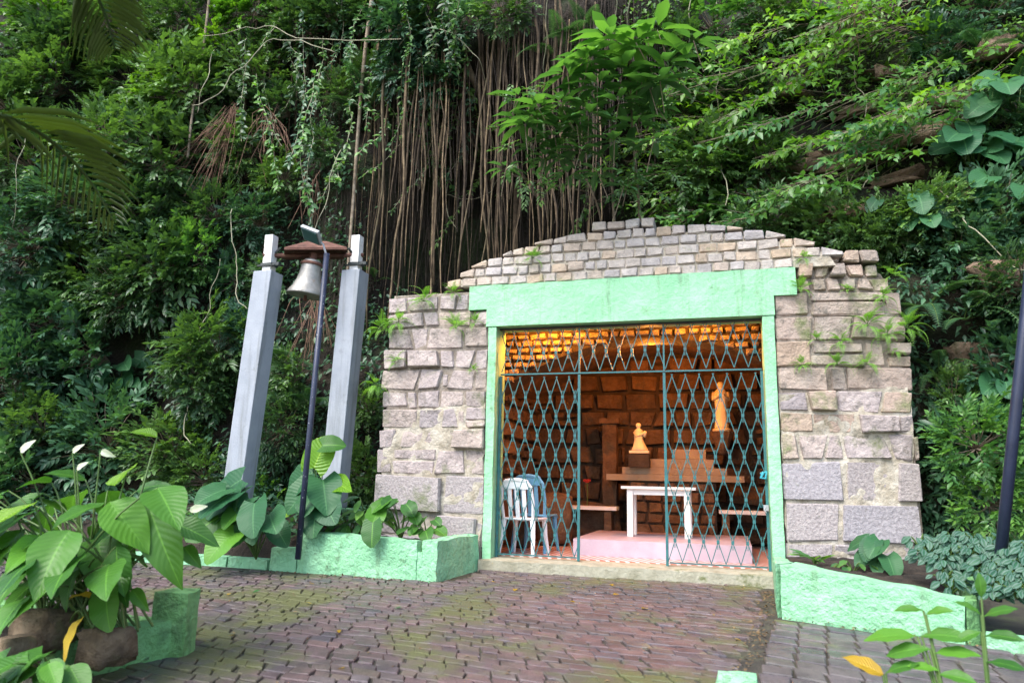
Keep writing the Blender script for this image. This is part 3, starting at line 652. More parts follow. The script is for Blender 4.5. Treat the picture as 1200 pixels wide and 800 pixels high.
MB().lathe([(.13, 0), (.13, .03), (.11, .045)], 16).build('base', M['plaster'], s2, True)
figure(s2, .68); s2.children[-1].location = (0, 0, .044)
br = thing('wall_bracket', 'orange lit stone corbel carrying the standing robed figure', 'bracket', (1.02, 2.85, 1.62))
m = MB(); m.lathe([(.05, -.32), (.09, -.25), (.12, -.14), (.16, -.06), (.17, -.002)], 14); m.box((0, .32, -.1), (.16, .5, .19)); m.build('corbel', M['in_stone'], br)
for side, (xa, xb, yy, lab) in enumerate(((-1.75, -.45, 2.6, 'white topped bench along the back wall left of the table'), (.95, 1.8, 2.7, 'white topped bench along the back wall behind the right gate leaf'))):
    b = thing('bench', lab, 'bench', ((xa+xb)/2, yy, 0))
    MB().box((0, 0, .50), (xb-xa, .3, .05)).build('seat', M['white'], b)
    for s in (-1, 1): MB().box((s*(xb-xa)*.4, 0, .238), (.1, .24, .474)).build('leg', M['in_stone'], b)
for i, (x, y, sx, sy, sz, lab) in enumerate(((-1.25, 2.0, .26, .24, .38, 'squared brown boulder on the tiled floor beside the chairs'), (-.95, 2.9, .5, .2, .30, 'long brown boulder behind the left bench'), (-1.55, 1.4, .16, .2, .26, 'small upright boulder against the left grotto wall'))):
    o = obj('boulder', rockmesh(40+i, sx, sy, sz, M['in_stone'], 7, amp=.2), None, (x, y, sz*.9)); tag(o, lab, 'boulder')
fl = thing('red_flower', 'single red flower standing on the boulder behind the left gate leaf', 'flower', (-.93, 2.75, .55))
m = MB()
for k in range(7):
    a = k*.9; m.add([(0, 0, .3), (.06*math.cos(a), .06*math.sin(a), .34), (.045*math.cos(a+.5), .045*math.sin(a+.5), .36), (.06*math.cos(a+1), .06*math.sin(a+1), .33)], [(0, 1, 2, 3)])
m.build('petals', M['red'], fl); MB().tube([(0, 0, -.05), (.01, 0, .15), (0, 0, .31)], .006).build('stalk', G['stalk'], fl)
def chair(name, label, loc, rz, mat):
    c = thing(name, label, 'chair', loc, rz, None)
    m = MB()                                            # seat
    v = []; nn = 8
    for j in range(nn+1):
        for i in range(nn+1):
            u, w = i/nn*2-1, j/nn*2-1; v.append((u*.215*(1-.06*w), w*.21, .43-.02*(1-u*u)*(1-w*w)+(-.03 if w == -1 else 0)))
    top = [(j*9+i, j*9+i+1, (j+1)*9+i+1, (j+1)*9+i) for j in range(nn) for i in range(nn)]
    v2 = v+[(a, b, d-.025) for a, b, d in v]; f2 = top+[tuple(q+81 for q in t_[::-1]) for t_ in top]
    ed = [i for i in range(9)]+[9*k+8 for k in range(1, 9)]+[80-i for i in range(1, 9)]+[72-9*k for k in range(1, 8)]
    f2 += [(ed[(i+1) % len(ed)], ed[i], ed[i]+81, ed[(i+1) % len(ed)]+81) for i in range(len(ed))]
    m.add(v2, f2); m.build('seat', mat, c, True)
    for sx in (-1, 1):
        m = MB(); m.tube([(sx*.185, -.18, .42), (sx*.2, -.20, .2), (sx*.225, -.235, 0)], [.034, .026, .02], 6); m.build('leg', mat, c)
        m = MB(); m.tube([(sx*.18, .18, .42), (sx*.2, .21, .2), (sx*.215, .25, 0)], [.034, .028, .02], 6); m.build('leg', mat, c)
    bk = MB()
    bk.tube([(-.185, .19, .42), (-.20, .225, .6), (-.185, .265, .78), (-.13, .285, .855), (0, .29, .87), (.13, .285, .855), (.185, .265, .78), (.20, .225, .6), (.185, .19, .42)], .02, 6); b = bk.build('back_frame', mat, c)
    for x in (-.09, 0, .09):
        m = MB(); m.box((x, .235, .64), (.05, .012, .42), Matrix.Rotation(-.2, 3, 'X')); m.build('back_slat', mat, c)
    m = MB(); m.box((0, .275, .81), (.31, .022, .1), Matrix.Rotation(-.2, 3, 'X')); m.build('top_rail', mat, c)
    return c
chair('plastic_chair', 'white plastic chair with slatted back standing behind the gate', (-1.27, .52, 0), math.pi-.12, M['plastic'])
chair('plastic_chair', 'blue plastic chair tucked close behind the white one', (-1.25, .98, .0), math.pi-.1, M['blueplastic']).scale = (1, 1, 1.06)
# lamps that light the grotto
def lamp(x, y, z, watts, label):
    l = thing('wall_lamp', label, 'lamp', (x, y, z))
    MB().lathe([(.05, .0), (.05, .03), (.03, .05)], 12).build('mount', M['greymetal'], l)
    m, n, k, b = nodemat('bulb_glow'); b.inputs['Emission Color'].default_value = (1, .45, .12, 1); b.inputs['Emission Strength'].default_value = 12
    MB().lathe([(.012, 0), (.03, -.03), (.034, -.06), (.02, -.09), (.004, -.1)], 12).build('bulb', m, l, True)
    d = bpy.data.lights.new('lamp_light', 'POINT'); d.energy = watts; d.color = (1, .29, .03); d.shadow_soft_size = .06
    o = bpy.data.objects.new('lamp_light', d); C.objects.link(o); o.parent = l; o.location = (0, 0, -.16)
lamp(-1.0, .44, 2.90, 27, 'warm bulb mounted under the lintel above the chairs')
lamp(.8, .44, 2.90, 16, 'warm bulb mounted under the lintel above the right gate leaf')
lamp(.15, 1.62, 2.80, 36, 'warm bulb under the grotto vault above the table')
o = MB(); o.tube([(1.42, .07, .98), (1.48, .05, 1.0), (1.47, .04, .93), (1.42, .05, .94), (1.45, .04, 1.0)], .016, 6); tag(o.build('cord_knot', M['rope'], None, True), 'turquoise cord knotted round the right gate post', 'cord')

# ------------------------------------------------------------------ planters and kerbs
def gq(x, y): return gz(x, y)-.04
pl1 = thing('planter', 'mint green painted stone planter at the left foot of the chapel', 'planter', (0, 0, 0))
rough_prism('front_wall', [(-3.42, -.93), (-1.98, -1.0), (-1.97, -.82), (-3.42, -.75)], -.2, [.27, .225, .225, .27], M['mint_rough'], pl1, .018)
rough_prism('low_end', [(-3.78, -.90), (-3.425, -.925), (-3.425, -.76), (-3.78, -.74)], -.2, [.08, .09, .09, .08], M['mint_rough'], pl1, .014)
rough_prism('corner_block', [(-1.93, -1.01), (-1.76, -1.02), (-1.62, -.1), (-1.80, -.1)], -.2, [.235, .235, .26, .26], M['mint_rough'], pl1, .018)
rough_prism('corner_block', [(-1.985, -1.00), (-1.925, -1.004), (-1.92, -.84), (-1.98, -.83)], -.2, [.12, .12, .12, .12], M['mint_rough'], pl1, .01)
rough_prism('soil', [(-3.42, -.76), (-1.9, -.83), (-1.72, .02), (-3.42, .02)], -.2, [.15, .13, .18, .2], M['soil'], pl1, .04)
def kerb(label, pts, h, w, mat='mint_rough'):
    k = thing('kerb', label, 'kerb')
    for (a, b) in zip(pts[:-1], pts[1:]):
        a, b = Vector((*a, 0)), Vector((*b, 0)); d = (b-a).normalized(); nn = Vector((-d.y, d.x, 0))*w
        q = [a, b-d*.008, b-d*.008+nn, a+nn]
        rough_prism('kerb_block', [(c.x, c.y) for c in q], gq(*a.xy)-.05, [gz(c.x, c.y)+h for c in q], M[mat], k, .008)
    return k
kerb('low mint green kerb running left from the chapel planter', [(-5.9, -.95), (-5.2, -.88), (-4.35, -.86), (-3.8, -.89)], .10, .12)
pl2 = thing('planter', 'mint green painted stone planter below the right wing of the chapel', 'planter')
ang2 = math.atan2(-.42, 1.26)
rough_prism('front_wall', [(1.47, -1.56), (2.66, -2.05), (2.72, -1.88), (1.60, -1.38)], -.32, [.235, .10, .10, .235], M['mint_rough'], pl2, .018)
rough_prism('side_wall', [(1.44, -1.54), (1.585, -1.385), (1.63, -.07), (1.50, -.07)], -.3, [.235, .235, .15, .17], M['mint_rough'], pl2, .014)
rough_prism('end_wall', [(2.665, -2.05), (2.76, -1.98), (3.2, -.4), (3.05, -.4)], -.32, [.09, .09, .1, .1], M['mint_old'], pl2, .014)
rough_prism('soil', [(1.58, -1.42), (2.68, -1.88), (3.05, .3), (1.62, -.06)], -.3, [.16, .05, .16, .17], M['soil'], pl2, .03)
kerb('low mint green kerb to the right of the right-hand planter', [(2.74, -2.15), (3.3, -2.32), (4.1, -2.6)], .10, .12)
pl3 = thing('planter', 'old mint green stone planter with a corner post holding the broad-leaved plant', 'planter')
rough_prism('corner_post', [(-2.42, -4.12), (-2.20, -4.06), (-2.26, -3.86), (-2.46, -3.9)], -.35, .10, M['mint_old'], pl3, .018, .06)
rough_prism('front_wall', [(-2.74, -4.62), (-2.54, -4.68), (-2.28, -4.06), (-2.44, -4.06)], -.35, [-.12, -.12, -.05, -.05], M['mint_old'], pl3, .018, .06)
rough_prism('back_wall', [(-4.3, -3.83), (-2.47, -3.97), (-2.46, -3.85), (-4.3, -3.7)], -.35, [-.10, -.10, -.10, -.10], M['mint_old'], pl3, .014, .06)
rough_prism('soil', [(-4.3, -5.2), (-2.72, -4.62), (-2.45, -4.0), (-4.3, -3.86)], -.36, [-.05, -.22, -.2, -.1], M['soil'], pl3, .03)
for i, (px, py, D, sx, sz) in enumerate(((124, 757, 4.95, .12, .10), (52, 738, 5.15, .15, .12), (12, 768, 4.9, .11, .09))):
    p = P(px, py, D); o = obj('boulder', rockmesh(60+i, sx, .13, sz, M['boulder'], 9, .06, amp=.28), None, p); tag(o, ('rounded tan boulder butting against the old green planter wall', 'brown boulder under the broad-leaved plant', 'mossy boulder half hidden in the plant bed')[i], 'boulder')
o = rough_prism('kerb_stone', [(1.0, -3.62), (1.22, -3.62), (1.22, -3.46), (1.0, -3.46)], -.31, -.20, M['mint_rough'], None, .012, .05); tag(o, 'single mint green kerb stone standing on the pavers', 'kerb stone')
# raised bed behind the kerb on the left
def bedz(x, y): return .02+.32*sm(-1.0, .2, y)+.12*sm(-2.4, -5, x)+.04*noise.noise(Vector((x*2, y*2, 0)))
bed = sheet('planting_bed', [-9+.25*i for i in range(24)]+[-3.05], [-.84+.15*i for i in range(14)], lambda x, y: bedz(x, y) if y > -.8 else -.25, M['soil']); tag(bed, kind='structure')

# ------------------------------------------------------------------ bell tower
def pillar(px0, py0, px1, py1, D, label):
    a = P(px0, py0, D); b = P(px1, py1, D); b.y = a.y+(b.y-a.y)*.3; b.x = a.x+(b.x-a.x)*.8
    a0 = a.copy(); a0.z -= .15
    t = thing('bell_pillar', label, 'pillar', a0, 0, 'grey bell pillars'); L = b-a0; hw = .128
    m = MB(); v = []
    for zz, w in ((0, hw), (1, hw)):
        for sx, sy in ((-1, -1), (1, -1), (1, 1), (-1, 1)): v.append(Vector((sx*w, sy*w, 0))+L*zz)
    m.add(v, [(3, 2, 1, 0), (4, 5, 6, 7), (0, 1, 5, 4), (1, 2, 6, 5), (2, 3, 7, 6), (3, 0, 4, 7)]); sh = m.build('shaft', M['pillar'], t)
    bv = sh.modifiers.new('bevel', 'BEVEL'); bv.width = .008; bv.segments = 2
    m = MB(); m.box(L+Vector((.0, .0, .235)), (.115, .115, .50)); m.build('top_post', M['whitepost'], t)
    m = MB(); m.box(L+Vector((0, 0, .10)), (.15, .15, .03)); m.box(L+Vector((.1, -.03, .10)), (.14, .05, .04)); m.tube([L+Vector((-.12, -.07, .08)), L+Vector((.13, -.07, .08))], .012); m.build('clamp', M['darkiron'], t)
    return a0+L
tl = pillar(275, 600, 311, 316, 9.45, 'grey concrete pillar on the left of the bell'); tr = pillar(390, 590, 410, 313, 9.45, 'grey concrete pillar on the right of the bell')
for o in [q for q in C.objects if q.name.startswith('bell_pillar')]: o['group'] = 'grey bell pillars'
mid = (tl+tr)/2; ax_ = (tr-tl).normalized()
hd = thing('bell_hood', 'rusty sheet metal hood spanning the two pillars over the bell', 'hood', mid+Vector((0, 0, .1)))
def loc(t, y, z): return ax_*t+Vector((0, 0, 0))+Vector((-ax_.y, ax_.x, 0))*y+Vector((0, 0, z))
v = [loc(-.37, -.22, .17), loc(.39, -.22, .17), loc(.39, .22, .17), loc(-.37, .22, .17), loc(-.10, 0, .32), loc(.14, 0, .32)]
v2 = [q+Vector((0, 0, -.03)) for q in v]
m = MB(); m.add(v+v2, [(0, 1, 5, 4), (2, 3, 4, 5), (1, 2, 5), (3, 0, 4), (7, 6, 10, 11), (9, 8, 11, 10), (8, 7, 11), (6, 9, 10), (1, 0, 6, 7), (2, 1, 7, 8), (3, 2, 8, 9), (0, 3, 9, 6)]); m.build('roof_sheet', M['rust'], hd)
m = MB(); m.tube([loc(-.62, 0, .13), loc(.62, 0, .13)], .03, 8); m.build('beam', M['rust'], hd)
for s in (-1, 1): m = MB(); m.tube([loc(s*.42, -.05, .21), loc(s*.5, 0, .13), loc(s*.55, 0, .02)], .016, 6); m.build('bracket', M['darkiron'], hd)
bp = mid+loc(-.06, -.03, 0)
bl = thing('bell', 'weathered bronze bell hanging under the rusty hood', 'bell', bp+Vector((0, 0, -.30)))
tilt = Matrix.Rotation(.12, 3, 'Y')
prof = [(.05, .50), (.10, .495), (.125, .47), (.135, .40), (.145, .30), (.165, .20), (.20, .11), (.25, .04), (.268, .0), (.262, -.012), (.245, -.005)]
m = MB(); m.lathe([(r*.92, z*.92) for r, z in prof][::-1], 28, (0, 0, 0), m=tilt); m.build('bell_body', M['bell'], bl, True)
m = MB(); m.lathe([(.225, .004), (.18, .07), (.14, .2), (.11, .38)], 24, m=tilt); m.build('bell_inside', M['belldark'], bl, True)
m = MB(); m.tube([(0, 0, .2), (-.01, 0, .0), (-.01, 0, -.07)], [.012, .014, .03], 8); m.build('clapper', M['rust'], bl)
m = MB(); m.lathe([(.135, .385), (.14, .40), (.135, .42)], 24, m=tilt); m.tube([(.05, 0, .44), (.06, 0, .54)], .05, 8); m.build('headstock', M['rust'], bl)
# lamp pole by the bell
a = P(350, 641, 8.35); b = P(383, 297, 8.45)
pole = thing('lamp_pole', 'chipped blue metal pole with a floodlight standing by the left planter', 'lamp pole', a); L = b-a
m = MB(); m.tube([(0, 0, -.12), L*.35, L], .032, 10); m.build('pole', M['bluepole'], pole, True)
m = MB(); m.tube([L+Vector((0, 0, -.03)), L+Vector((-.04, -.02, .1)), L+Vector((-.13, -.05, .17))], .012, 6); m.build('bracket', M['greymetal'], pole)
Rm = Matrix.Rotation(.4, 3, 'Y')@Matrix.Rotation(-.6, 3, 'X')
fl_ = MB(); fl_.box(L+Vector((-.16, -.08, .20)), (.24, .19, .04), Rm); fo = fl_.build('floodlight', M['greymetal'], pole)
m = MB(); m.box(L+Vector((-.16, -.08, .20))+Rm@Vector((0, 0, -.027)), (.21, .16, .006), Rm); m.build('lamp_glass', M['lampglass'], fo)
a = P(1171, 665, 6.75); b = P(1204, 350, 6.75)
pole2 = thing('lamp_pole', 'dark navy blue metal pole rising from the silver-striped plants', 'lamp pole', a); L = (b-a)
m = MB(); m.tube([-L*.12, L*.5, L*2.2], .040, 12); m.build('pole', M['navy'], pole2, True)
m = MB(); m.tube([L*2.2, L*2.2+Vector((-.1, -.1, .3)), L*2.2+Vector((-.4, -.4, .4))], [.03, .028, .024], 10); m.build('lamp_arm', M['navy'], pole2, True)
pot = thing('clay_pot', 'terracotta clay pot wedged between the planter and the right pillar', 'pot', P(375, 618, 8.9))
MB().lathe([(.085, 0), (.115, .2), (.135, .205), (.14, .25), (.12, .25), (.11, .2)], 18).build('pot_body', M['terra'], pot, True)

# ------------------------------------------------------------------ foliage machinery
T5 = (np.array([(0, 0, 0), (.42, .5, .10), (.42, -.5, .10), (.45, 0, 0), (1, 0, -.12)]), np.array([(0, 3, 1), (0, 2, 3), (1, 3, 4), (3, 2, 4)]))
T8 = (np.array([(0, 0, 0), (.25, .42, .07), (.25, -.42, .07), (.28, 0, .0), (.62, .42, .03), (.62, -.42, .03), (.65, 0, -.04), (1, 0, -.16)]),
      np.array([(0, 3, 1), (0, 2, 3), (1, 3, 6), (1, 6, 4), (3, 2, 5), (3, 5, 6), (4, 6, 7), (6, 5, 7)]))
def nrm(a): return a/np.maximum(np.linalg.norm(a, axis=-1, keepdims=True), 1e-9)
class Leaves:                                         # arrays of leaf bases / directions / normals
    def __init__(s): s.B = []; s.D = []; s.N = []; s.L = []; s.W = []; s.R = []
    def add(s, B, D, N, L, W, R=None):
        n = len(B); s.B.append(np.asarray(B, float)); s.D.append(np.asarray(D, float)); s.N.append(np.asarray(N, float)); s.L.append(np.broadcast_to(L, n)*1.0); s.W.append(np.broadcast_to(W, n)*1.0)
        s.R.append(nr.random(n) if R is None else np.broadcast_to(R, n)*1.0)
    def cat(s): return [np.concatenate(q) for q in (s.B, s.D, s.N, s.L, s.W, s.R)]
    def merge(s, o, mtx, scale=1, dr=0):
        B, D, N, L, W, R = o; m3 = np.array(mtx.to_3x3()); t = np.array(mtx.translation)
        s.B.append((B*scale)@m3.T+t); s.D.append(D@m3.T); s.N.append(N@m3.T); s.L.append(L*scale); s.W.append(W*scale); s.R.append(np.clip(R*.6+dr, 0, 1))
    def mesh(s, name, mat, T=T5):
        B, D, N, L, W, R = s.cat(); D = nrm(D); N = nrm(N-D*np.sum(N*D, 1, keepdims=True)); S = np.cross(N, D); tv, tf = T; k = len(tv)
        v = B[:, None]+D[:, None]*(tv[None, :, 0:1]*L[:, None, None])+S[:, None]*(tv[None, :, 1:2]*W[:, None, None])+N[:, None]*(tv[None, :, 2:3]*L[:, None, None])
        f = (tf[None]+(np.arange(len(B))*k)[:, None, None]).reshape(-1, 3)
        return mesh(name, v.reshape(-1, 3), f, mat, False, np.repeat(R, k))
def rand_dirs(n): return nrm(nr.normal(size=(n, 3)))
def spray(n, L, lw, wid, droop=.15, flat=.25, opp=False):    # twig along +x with leaves on both sides
    l = Leaves(); t = np.linspace(.15, 1, n); side = np.where(np.arange(n) % 2, 1, -1)
    if opp: t = np.repeat(np.linspace(.12, 1, n//2), 2); n = len(t); side = np.where(np.arange(n) % 2, 1, -1)
    B = np.stack([t*L, 0*t, -droop*L*t*t], 1)
    a = np.radians(55)*(1-.5*t)+nr.normal(0, .2, n)
    D = np.stack([np.cos(a), side*np.sin(a), -.15+nr.normal(0, flat, n)], 1); N = np.stack([nr.normal(0, flat, n), nr.normal(0, flat, n), np.ones(n)], 1)
    sz = lw*(1.05-.35*np.abs(t-.5))*nr.uniform(.75, 1.2, n)
    l.add(B, D, N, sz, sz*wid); return l.cat()
def make_shrub(R, nspray, nleaf, twl, lw, wid, mat, T=T5, up_=.25, droop=.25, flat=.3, shell=.45):
    """crown of leafy twigs facing -y, rooted at the origin on a wall behind it"""
    lv = Leaves(); st = MB()
    clumps = [(Vector(nr.normal(size=3)).normalized(), rng.uniform(0, .5)) for _ in range(9)]
    for k in range(nspray):
        d = Vector(nr.normal(size=3)).normalized(); d.y = -abs(d.y)*.9
        r = R*(shell+(1-shell)*rng.random()**.6)*(1+.35*noise.noise(d*2.3+Vector((R*7, nspray*.3, 0))))
        p = Vector((d.x*r*1.05, d.y*r*.75-.05, d.z*r))
        o = (d+Vector((rng.gauss(0, .45), -.25, up_+rng.gauss(0, .35)))).normalized()
        u = Vector((rng.gauss(0, .25), -.55, 1)).normalized()
        dr = max(0, min(.5, .2+.35*noise.noise(d*2+Vector((nspray, 0, 0)))+.1*d.z))
        lv.merge(spray(nleaf, twl*rng.uniform(.7, 1.2), lw, wid, droop, flat), frame(p, o, u), rng.uniform(.8, 1.2), dr)
        if k % 4 == 0: st.tube(bez((0, .25, -.05), p*.5+Vector((0, 0, -.1*R)), p+o*twl*.5, 4), [.016*R+.004, .012*R+.003, .008*R+.003, .006, .004], 4, False)
    return lv.mesh('foliage', mat, T), mesh('stem', st.v, st.f, M['bark'])
SHRUBS = {}
def shrub_kind(key, n, *a, **k): SHRUBS[key] = [make_shrub(*a, **k) for _ in range(n)]
shrub_kind('small', 3, .62, 150, 11, .36, .13, .48, G['small'], T=T8)
shrub_kind('fine', 2, .55, 170, 13, .32, .095, .50, G['small'])
shrub_kind('dark', 3, .62, 130, 10, .34, .155, .42, G['dark'], T=T8)
shrub_kind('bright', 2, .5, 120, 12, .36, .125, .50, G['bright'])
shrub_kind('light', 2, .6, 120, 11, .36, .14, .42, G['light'], T=T8)
shrub_kind('lance', 2, .6, 130, 12, .36, .16, .30, G['small'])
def copy_shrub(key, p, s, label, group, rz=None, tilt=None):
    fo, st = rng.choice(SHRUBS[key]); t = thing('shrub', label, 'shrub', p, 0, group)
    t.rotation_euler = (rng.uniform(-.25, .25), rng.uniform(-.6, .6), rng.uniform(-.45, .45)+(rz or 0)); t.scale = (s*rng.uniform(.9, 1.15), s, s*rng.uniform(.85, 1.15))
    obj('foliage', fo, t); obj('stem', st, t); return t
# ---- undergrowth that covers the rock as one mass
def cover(name, label, n, box_, mat, lw, wid, keep, T=T5):
    lv = Leaves(); B = []; D = []; N = []
    while len(B) < n:
        px, py = rng.uniform(*box_[0]), rng.uniform(*box_[1])
        if not keep(px, py): continue
        p = cliff_hit(px, py); nn = cliff_n(p)
        for k in range(10):
            q = p+Vector((rng.gauss(0, .12), -rng.random()*.22, rng.gauss(0, .12)))
            B.append(q); d = Vector((rng.gauss(0, .6), -.7+rng.gauss(0, .3), -.35+rng.gauss(0, .5))); D.append(d); N.append(Vector((rng.gauss(0, .3), -.6, .9+rng.gauss(0, .3))))
    s = nr.uniform(.6, 1.3, len(B))*lw; lv.add(B, D, N, s, s*wid); o = obj(name, lv.mesh(name, mat, T)); return tag(o, label, 'undergrowth', kind='stuff')
def inhole(px, py): return (430 < px < 700 and 90 < py < 340) or (560 < px < 760 and py < 60)
def dens(px, py, s=.012, th=0.0, k=0): return noise.noise(Vector((px*s, py*s, 5+k))) > th
cover('undergrowth', 'dark small leaved undergrowth creeping over the left cliff face', 20000, ((-60, 470), (-60, 660)), G['dark'], .11, .45, lambda a, b: dens(a, b, .011, -.45) and not inhole(a, b))
cover('undergrowth', 'green creeping undergrowth over the ledges above the chapel on the right', 17000, ((740, 1260), (-60, 330)), G['small'], .095, .48, lambda a, b: dens(a, b, .016, -.12, 3) and not (930 < a < 1100 and 120 < b < 235 and rng.random() < .75))
cover('undergrowth', 'dark creeping undergrowth on the shaded bank right of the chapel', 7000, ((1050, 1260), (250, 680)), G['dark'], .10, .42, lambda a, b: dens(a, b, .015, -.2, 6))
lv = Leaves(); B = []; D = []; N = []
for k in range(2600):
    x, y = rng.uniform(-8.5, -3.1), rng.uniform(-.72, 1.0); B.append((x, y, bedz(x, y)+rng.random()*.14)); D.append((rng.gauss(0, 1), -.5+rng.gauss(0, .5), rng.gauss(.1, .4))); N.append((rng.gauss(0, .3), -.4, 1))
ss = nr.uniform(.06, .15, len(B)); lv.add(B, D, N, ss, ss*.4); tag(obj('ground_cover', lv.mesh('ground_cover', G['dark'], T8)), 'low leafy ground cover on the bed behind the left kerb', 'ground cover', kind='stuff')
# ---- shrubs on the left hillside
LG = 'shrubs rooted on the left cliff face'
occ = []
def near(px, py, marks): return min(marks, key=lambda m: (px-m[0])**2+(py-m[1])**2)[2]
LMK = [(60, 200, 'beside the long palm frond'), (150, 20, 'high up by the short palm frond'), (230, 90, 'around the slim pale sapling trunk'), (230, 190, 'below the fan of dead fronds'), (330, 100, 'above the overhang with dry roots'), (450, 60, 'in front of the root curtain'), (560, 30, 'above the slanting mossy branch'), (265, 380, 'just left of the left bell pillar'),
       (60, 350, 'around the broad dark climber'), (140, 450, 'around the low heart leaved climber'), (60, 540, 'behind the cream flowered plant'), (210, 550, 'on the bank between the flowered plant and the left pillar'), (345, 480, 'between the two bell pillars'), (430, 520, 'between the right pillar and the chapel')]
RMK = [(790, 60, 'right of the young tree crown'), (830, 230, 'behind the right half of the gable'), (960, 275, 'behind the right end of the gable'), (900, 100, 'among the layered branches'), (1150, 40, 'above the large climber leaves'), (1170, 230, 'around the large climber leaves'), (1130, 320, 'above the dark bank'), (1170, 450, 'behind the navy pole'), (1140, 570, 'above the silver striped plants')]
def place(key, px, py, s, label, group, off=.1):
    p = cliff_hit(px, py, off); kind_ = {'small': 'small leaved green shrub', 'fine': 'fine leaved green shrub', 'dark': 'dark broad leaved shrub', 'bright': 'yellow-green shrub', 'light': 'light green shrub', 'lance': 'narrow leaved green shrub'}[key]
    copy_shrub(key, p, s, kind_+' growing '+near(px, py, LMK if px < 700 else RMK), group)
lab = {'small': 'small leaved green shrub growing on the cliff left of the bell', 'fine': 'fine leaved green shrub growing on the cliff left of the bell', 'dark': 'dark broad leaved shrub growing on the shaded cliff left of the bell',
       'bright': 'yellow-green shrub catching light high on the left cliff', 'light': 'light green shrub growing on the cliff left of the bell', 'lance': 'narrow leaved green shrub growing on the cliff left of the bell'}
for (k, px, py, s) in [('bright', 50, 20, .9), ('small', 130, 40, 1.0), ('fine', 215, 30, 1.0), ('bright', 290, 15, .8), ('small', 360, 40, .9), ('fine', 60, 100, 1.0), ('lance', 150, 95, .9), ('small', 220, 110, 1.0), ('fine', 290, 90, .9), ('bright', 245, 60, .7),
        ('small', 30, 190, 1.0), ('fine', 120, 170, 1.0), ('bright', 185, 120, .7), ('small', 190, 190, 1.0), ('dark', 90, 240, .95), ('lance', 290, 175, .7), ('small', 160, 260, .95), ('fine', 250, 250, .8), ('dark', 30, 290, 1.0), ('small', 190, 320, 1.0), ('light', 235, 300, .7),
        ('fine', 150, 345, .9), ('dark', 60, 380, 1.0), ('dark', 20, 450, 1.0), ('lance', 250, 410, .85), ('small', 240, 450, .7), ('dark', 110, 420, .9), ('fine', 40, 510, 1.0), ('dark', 120, 520, .95), ('small', 200, 530, .8), ('dark', 30, 570, 1.0), ('fine', 235, 560, .7), ('small', 400, 25, .8), ('dark', 480, 30, .8), ('fine', 430, 90, .55), ('dark', 520, 90, .6),
        ('small', 430, 20, .6), ('dark', 470, 80, .5), ('small', 510, 20, .55), ('dark', 545, 30, .5), ('fine', 400, 110, .5), ('lance', 330, 210, .5), ('dark', 300, 260, .6), ('small', 380, 170, .4), ('dark', 290, 390, .5), ('dark', 275, 330, .5), ('small', 590, 15, .5), ('small', 70, 60, .9), ('small', 10, 130, .9), ('fine', 330, 130, .7), ('small', 100, 330, .8), ('light', 325, 590, .55), ('small', 320, 330, .5), ('lance', 330, 500, .6), ('small', 345, 440, .5), ('dark', 300, 560, .5), ('small', 425, 560, .6), ('fine', 430, 480, .45)]:
    place(k, px, py, s, lab[k], LG, .25)
RG = 'shrubs on the ledges above and beside the chapel'
labr = {'small': 'small leaved green shrub on the ledges above the chapel', 'fine': 'fine leaved green shrub on the ledges above the chapel', 'dark': 'dark leaved shrub on the bank right of the chapel', 'bright': 'yellow-green shrub on the ledges above the chapel', 'light': 'light green shrub on the ledges above the chapel', 'lance': 'narrow leaved shrub on the ledges above the chapel'}
for (k, px, py, s) in [('light', 830, 30, .8), ('small', 900, 20, .7), ('dark', 1150, 20, .8), ('light', 800, 130, .6), ('small', 830, 200, .8), ('light', 820, 250, .55), ('small', 890, 190, .6), ('lance', 900, 270, .6), ('small', 960, 275, .6), ('lance', 1010, 280, .55), ('dark', 1130, 300, .6), ('dark', 1170, 260, .7), ('dark', 1180, 440, .7), ('fine', 1120, 470, .5),
        ('dark', 1150, 540, .7), ('small', 870, 110, .5), ('fine', 1050, 270, .5), ('dark', 1110, 60, .6), ('small', 790, 60, .6), ('fine', 1195, 330, .6), ('small', 1090, 250, .5), ('dark', 1195, 160, .7)]:
    place(k, px, py, s, labr[k], RG, .15)
# glossy shrub right of the wing
for (px, py, s, l_) in ((1150, 520, .62, 'bright glossy leaved shrub leaning on the right edge of the chapel wall'), (1165, 590, .5, 'light green bush growing behind the silver-striped plants')):
    p = P(px, py, 8.4); copy_shrub('light', p, s, l_, None)
# ---- layered light green branches on the right
def branch(p0, p1, mat, label, group, nt=15, lw=.10, name='leafy_branch', wid=.40, tw=.58):
    p0, p1 = Vector(p0), Vector(p1); t = thing(name, label, 'branch', p0, 0, group); L = p1-p0; ln = L.length
    ctl = L*.5+Vector((0, 0, .10*ln)); pts = bez((0, 0, 0), ctl, L, 10); lv = Leaves(); st = MB()
    st.tube(pts, [.008*(1-.8*i/10)+.002 for i in range(11)], 5, False); ax0 = L.normalized(); sd_ = ax0.cross(Vector((0, 0, 1))).normalized()
    for k in range(nt):
        u = .12+.88*k/(nt-1); i = min(9, int(u*10)); q = pts[i].lerp(pts[i+1], u*10-i); s = 1 if k % 2 else -1
        d = (ax0*(.5+.5*u)+sd_*s*(1.1-.7*u)+Vector((0, -.1, rng.gauss(-.05, .12)))).normalized(); l2 = tw*(1.1-.45*u)*rng.uniform(.7, 1.2)*ln/1.2
        lv.merge(spray(10, l2, lw, wid, .12, .42), frame(q, d, (rng.gauss(0, .3), -.75, .9)), 1, rng.uniform(.0, .45))
        st.tube([q, q+d*l2*.5, q+d*l2], [.005, .004, .002], 4, False)
    obj('leaves', lv.mesh('leaves', mat), t); obj('stem', mesh('stem', st.v, st.f, M['bark']), t); return t
BG = 'layered leafy branches over the ledges'
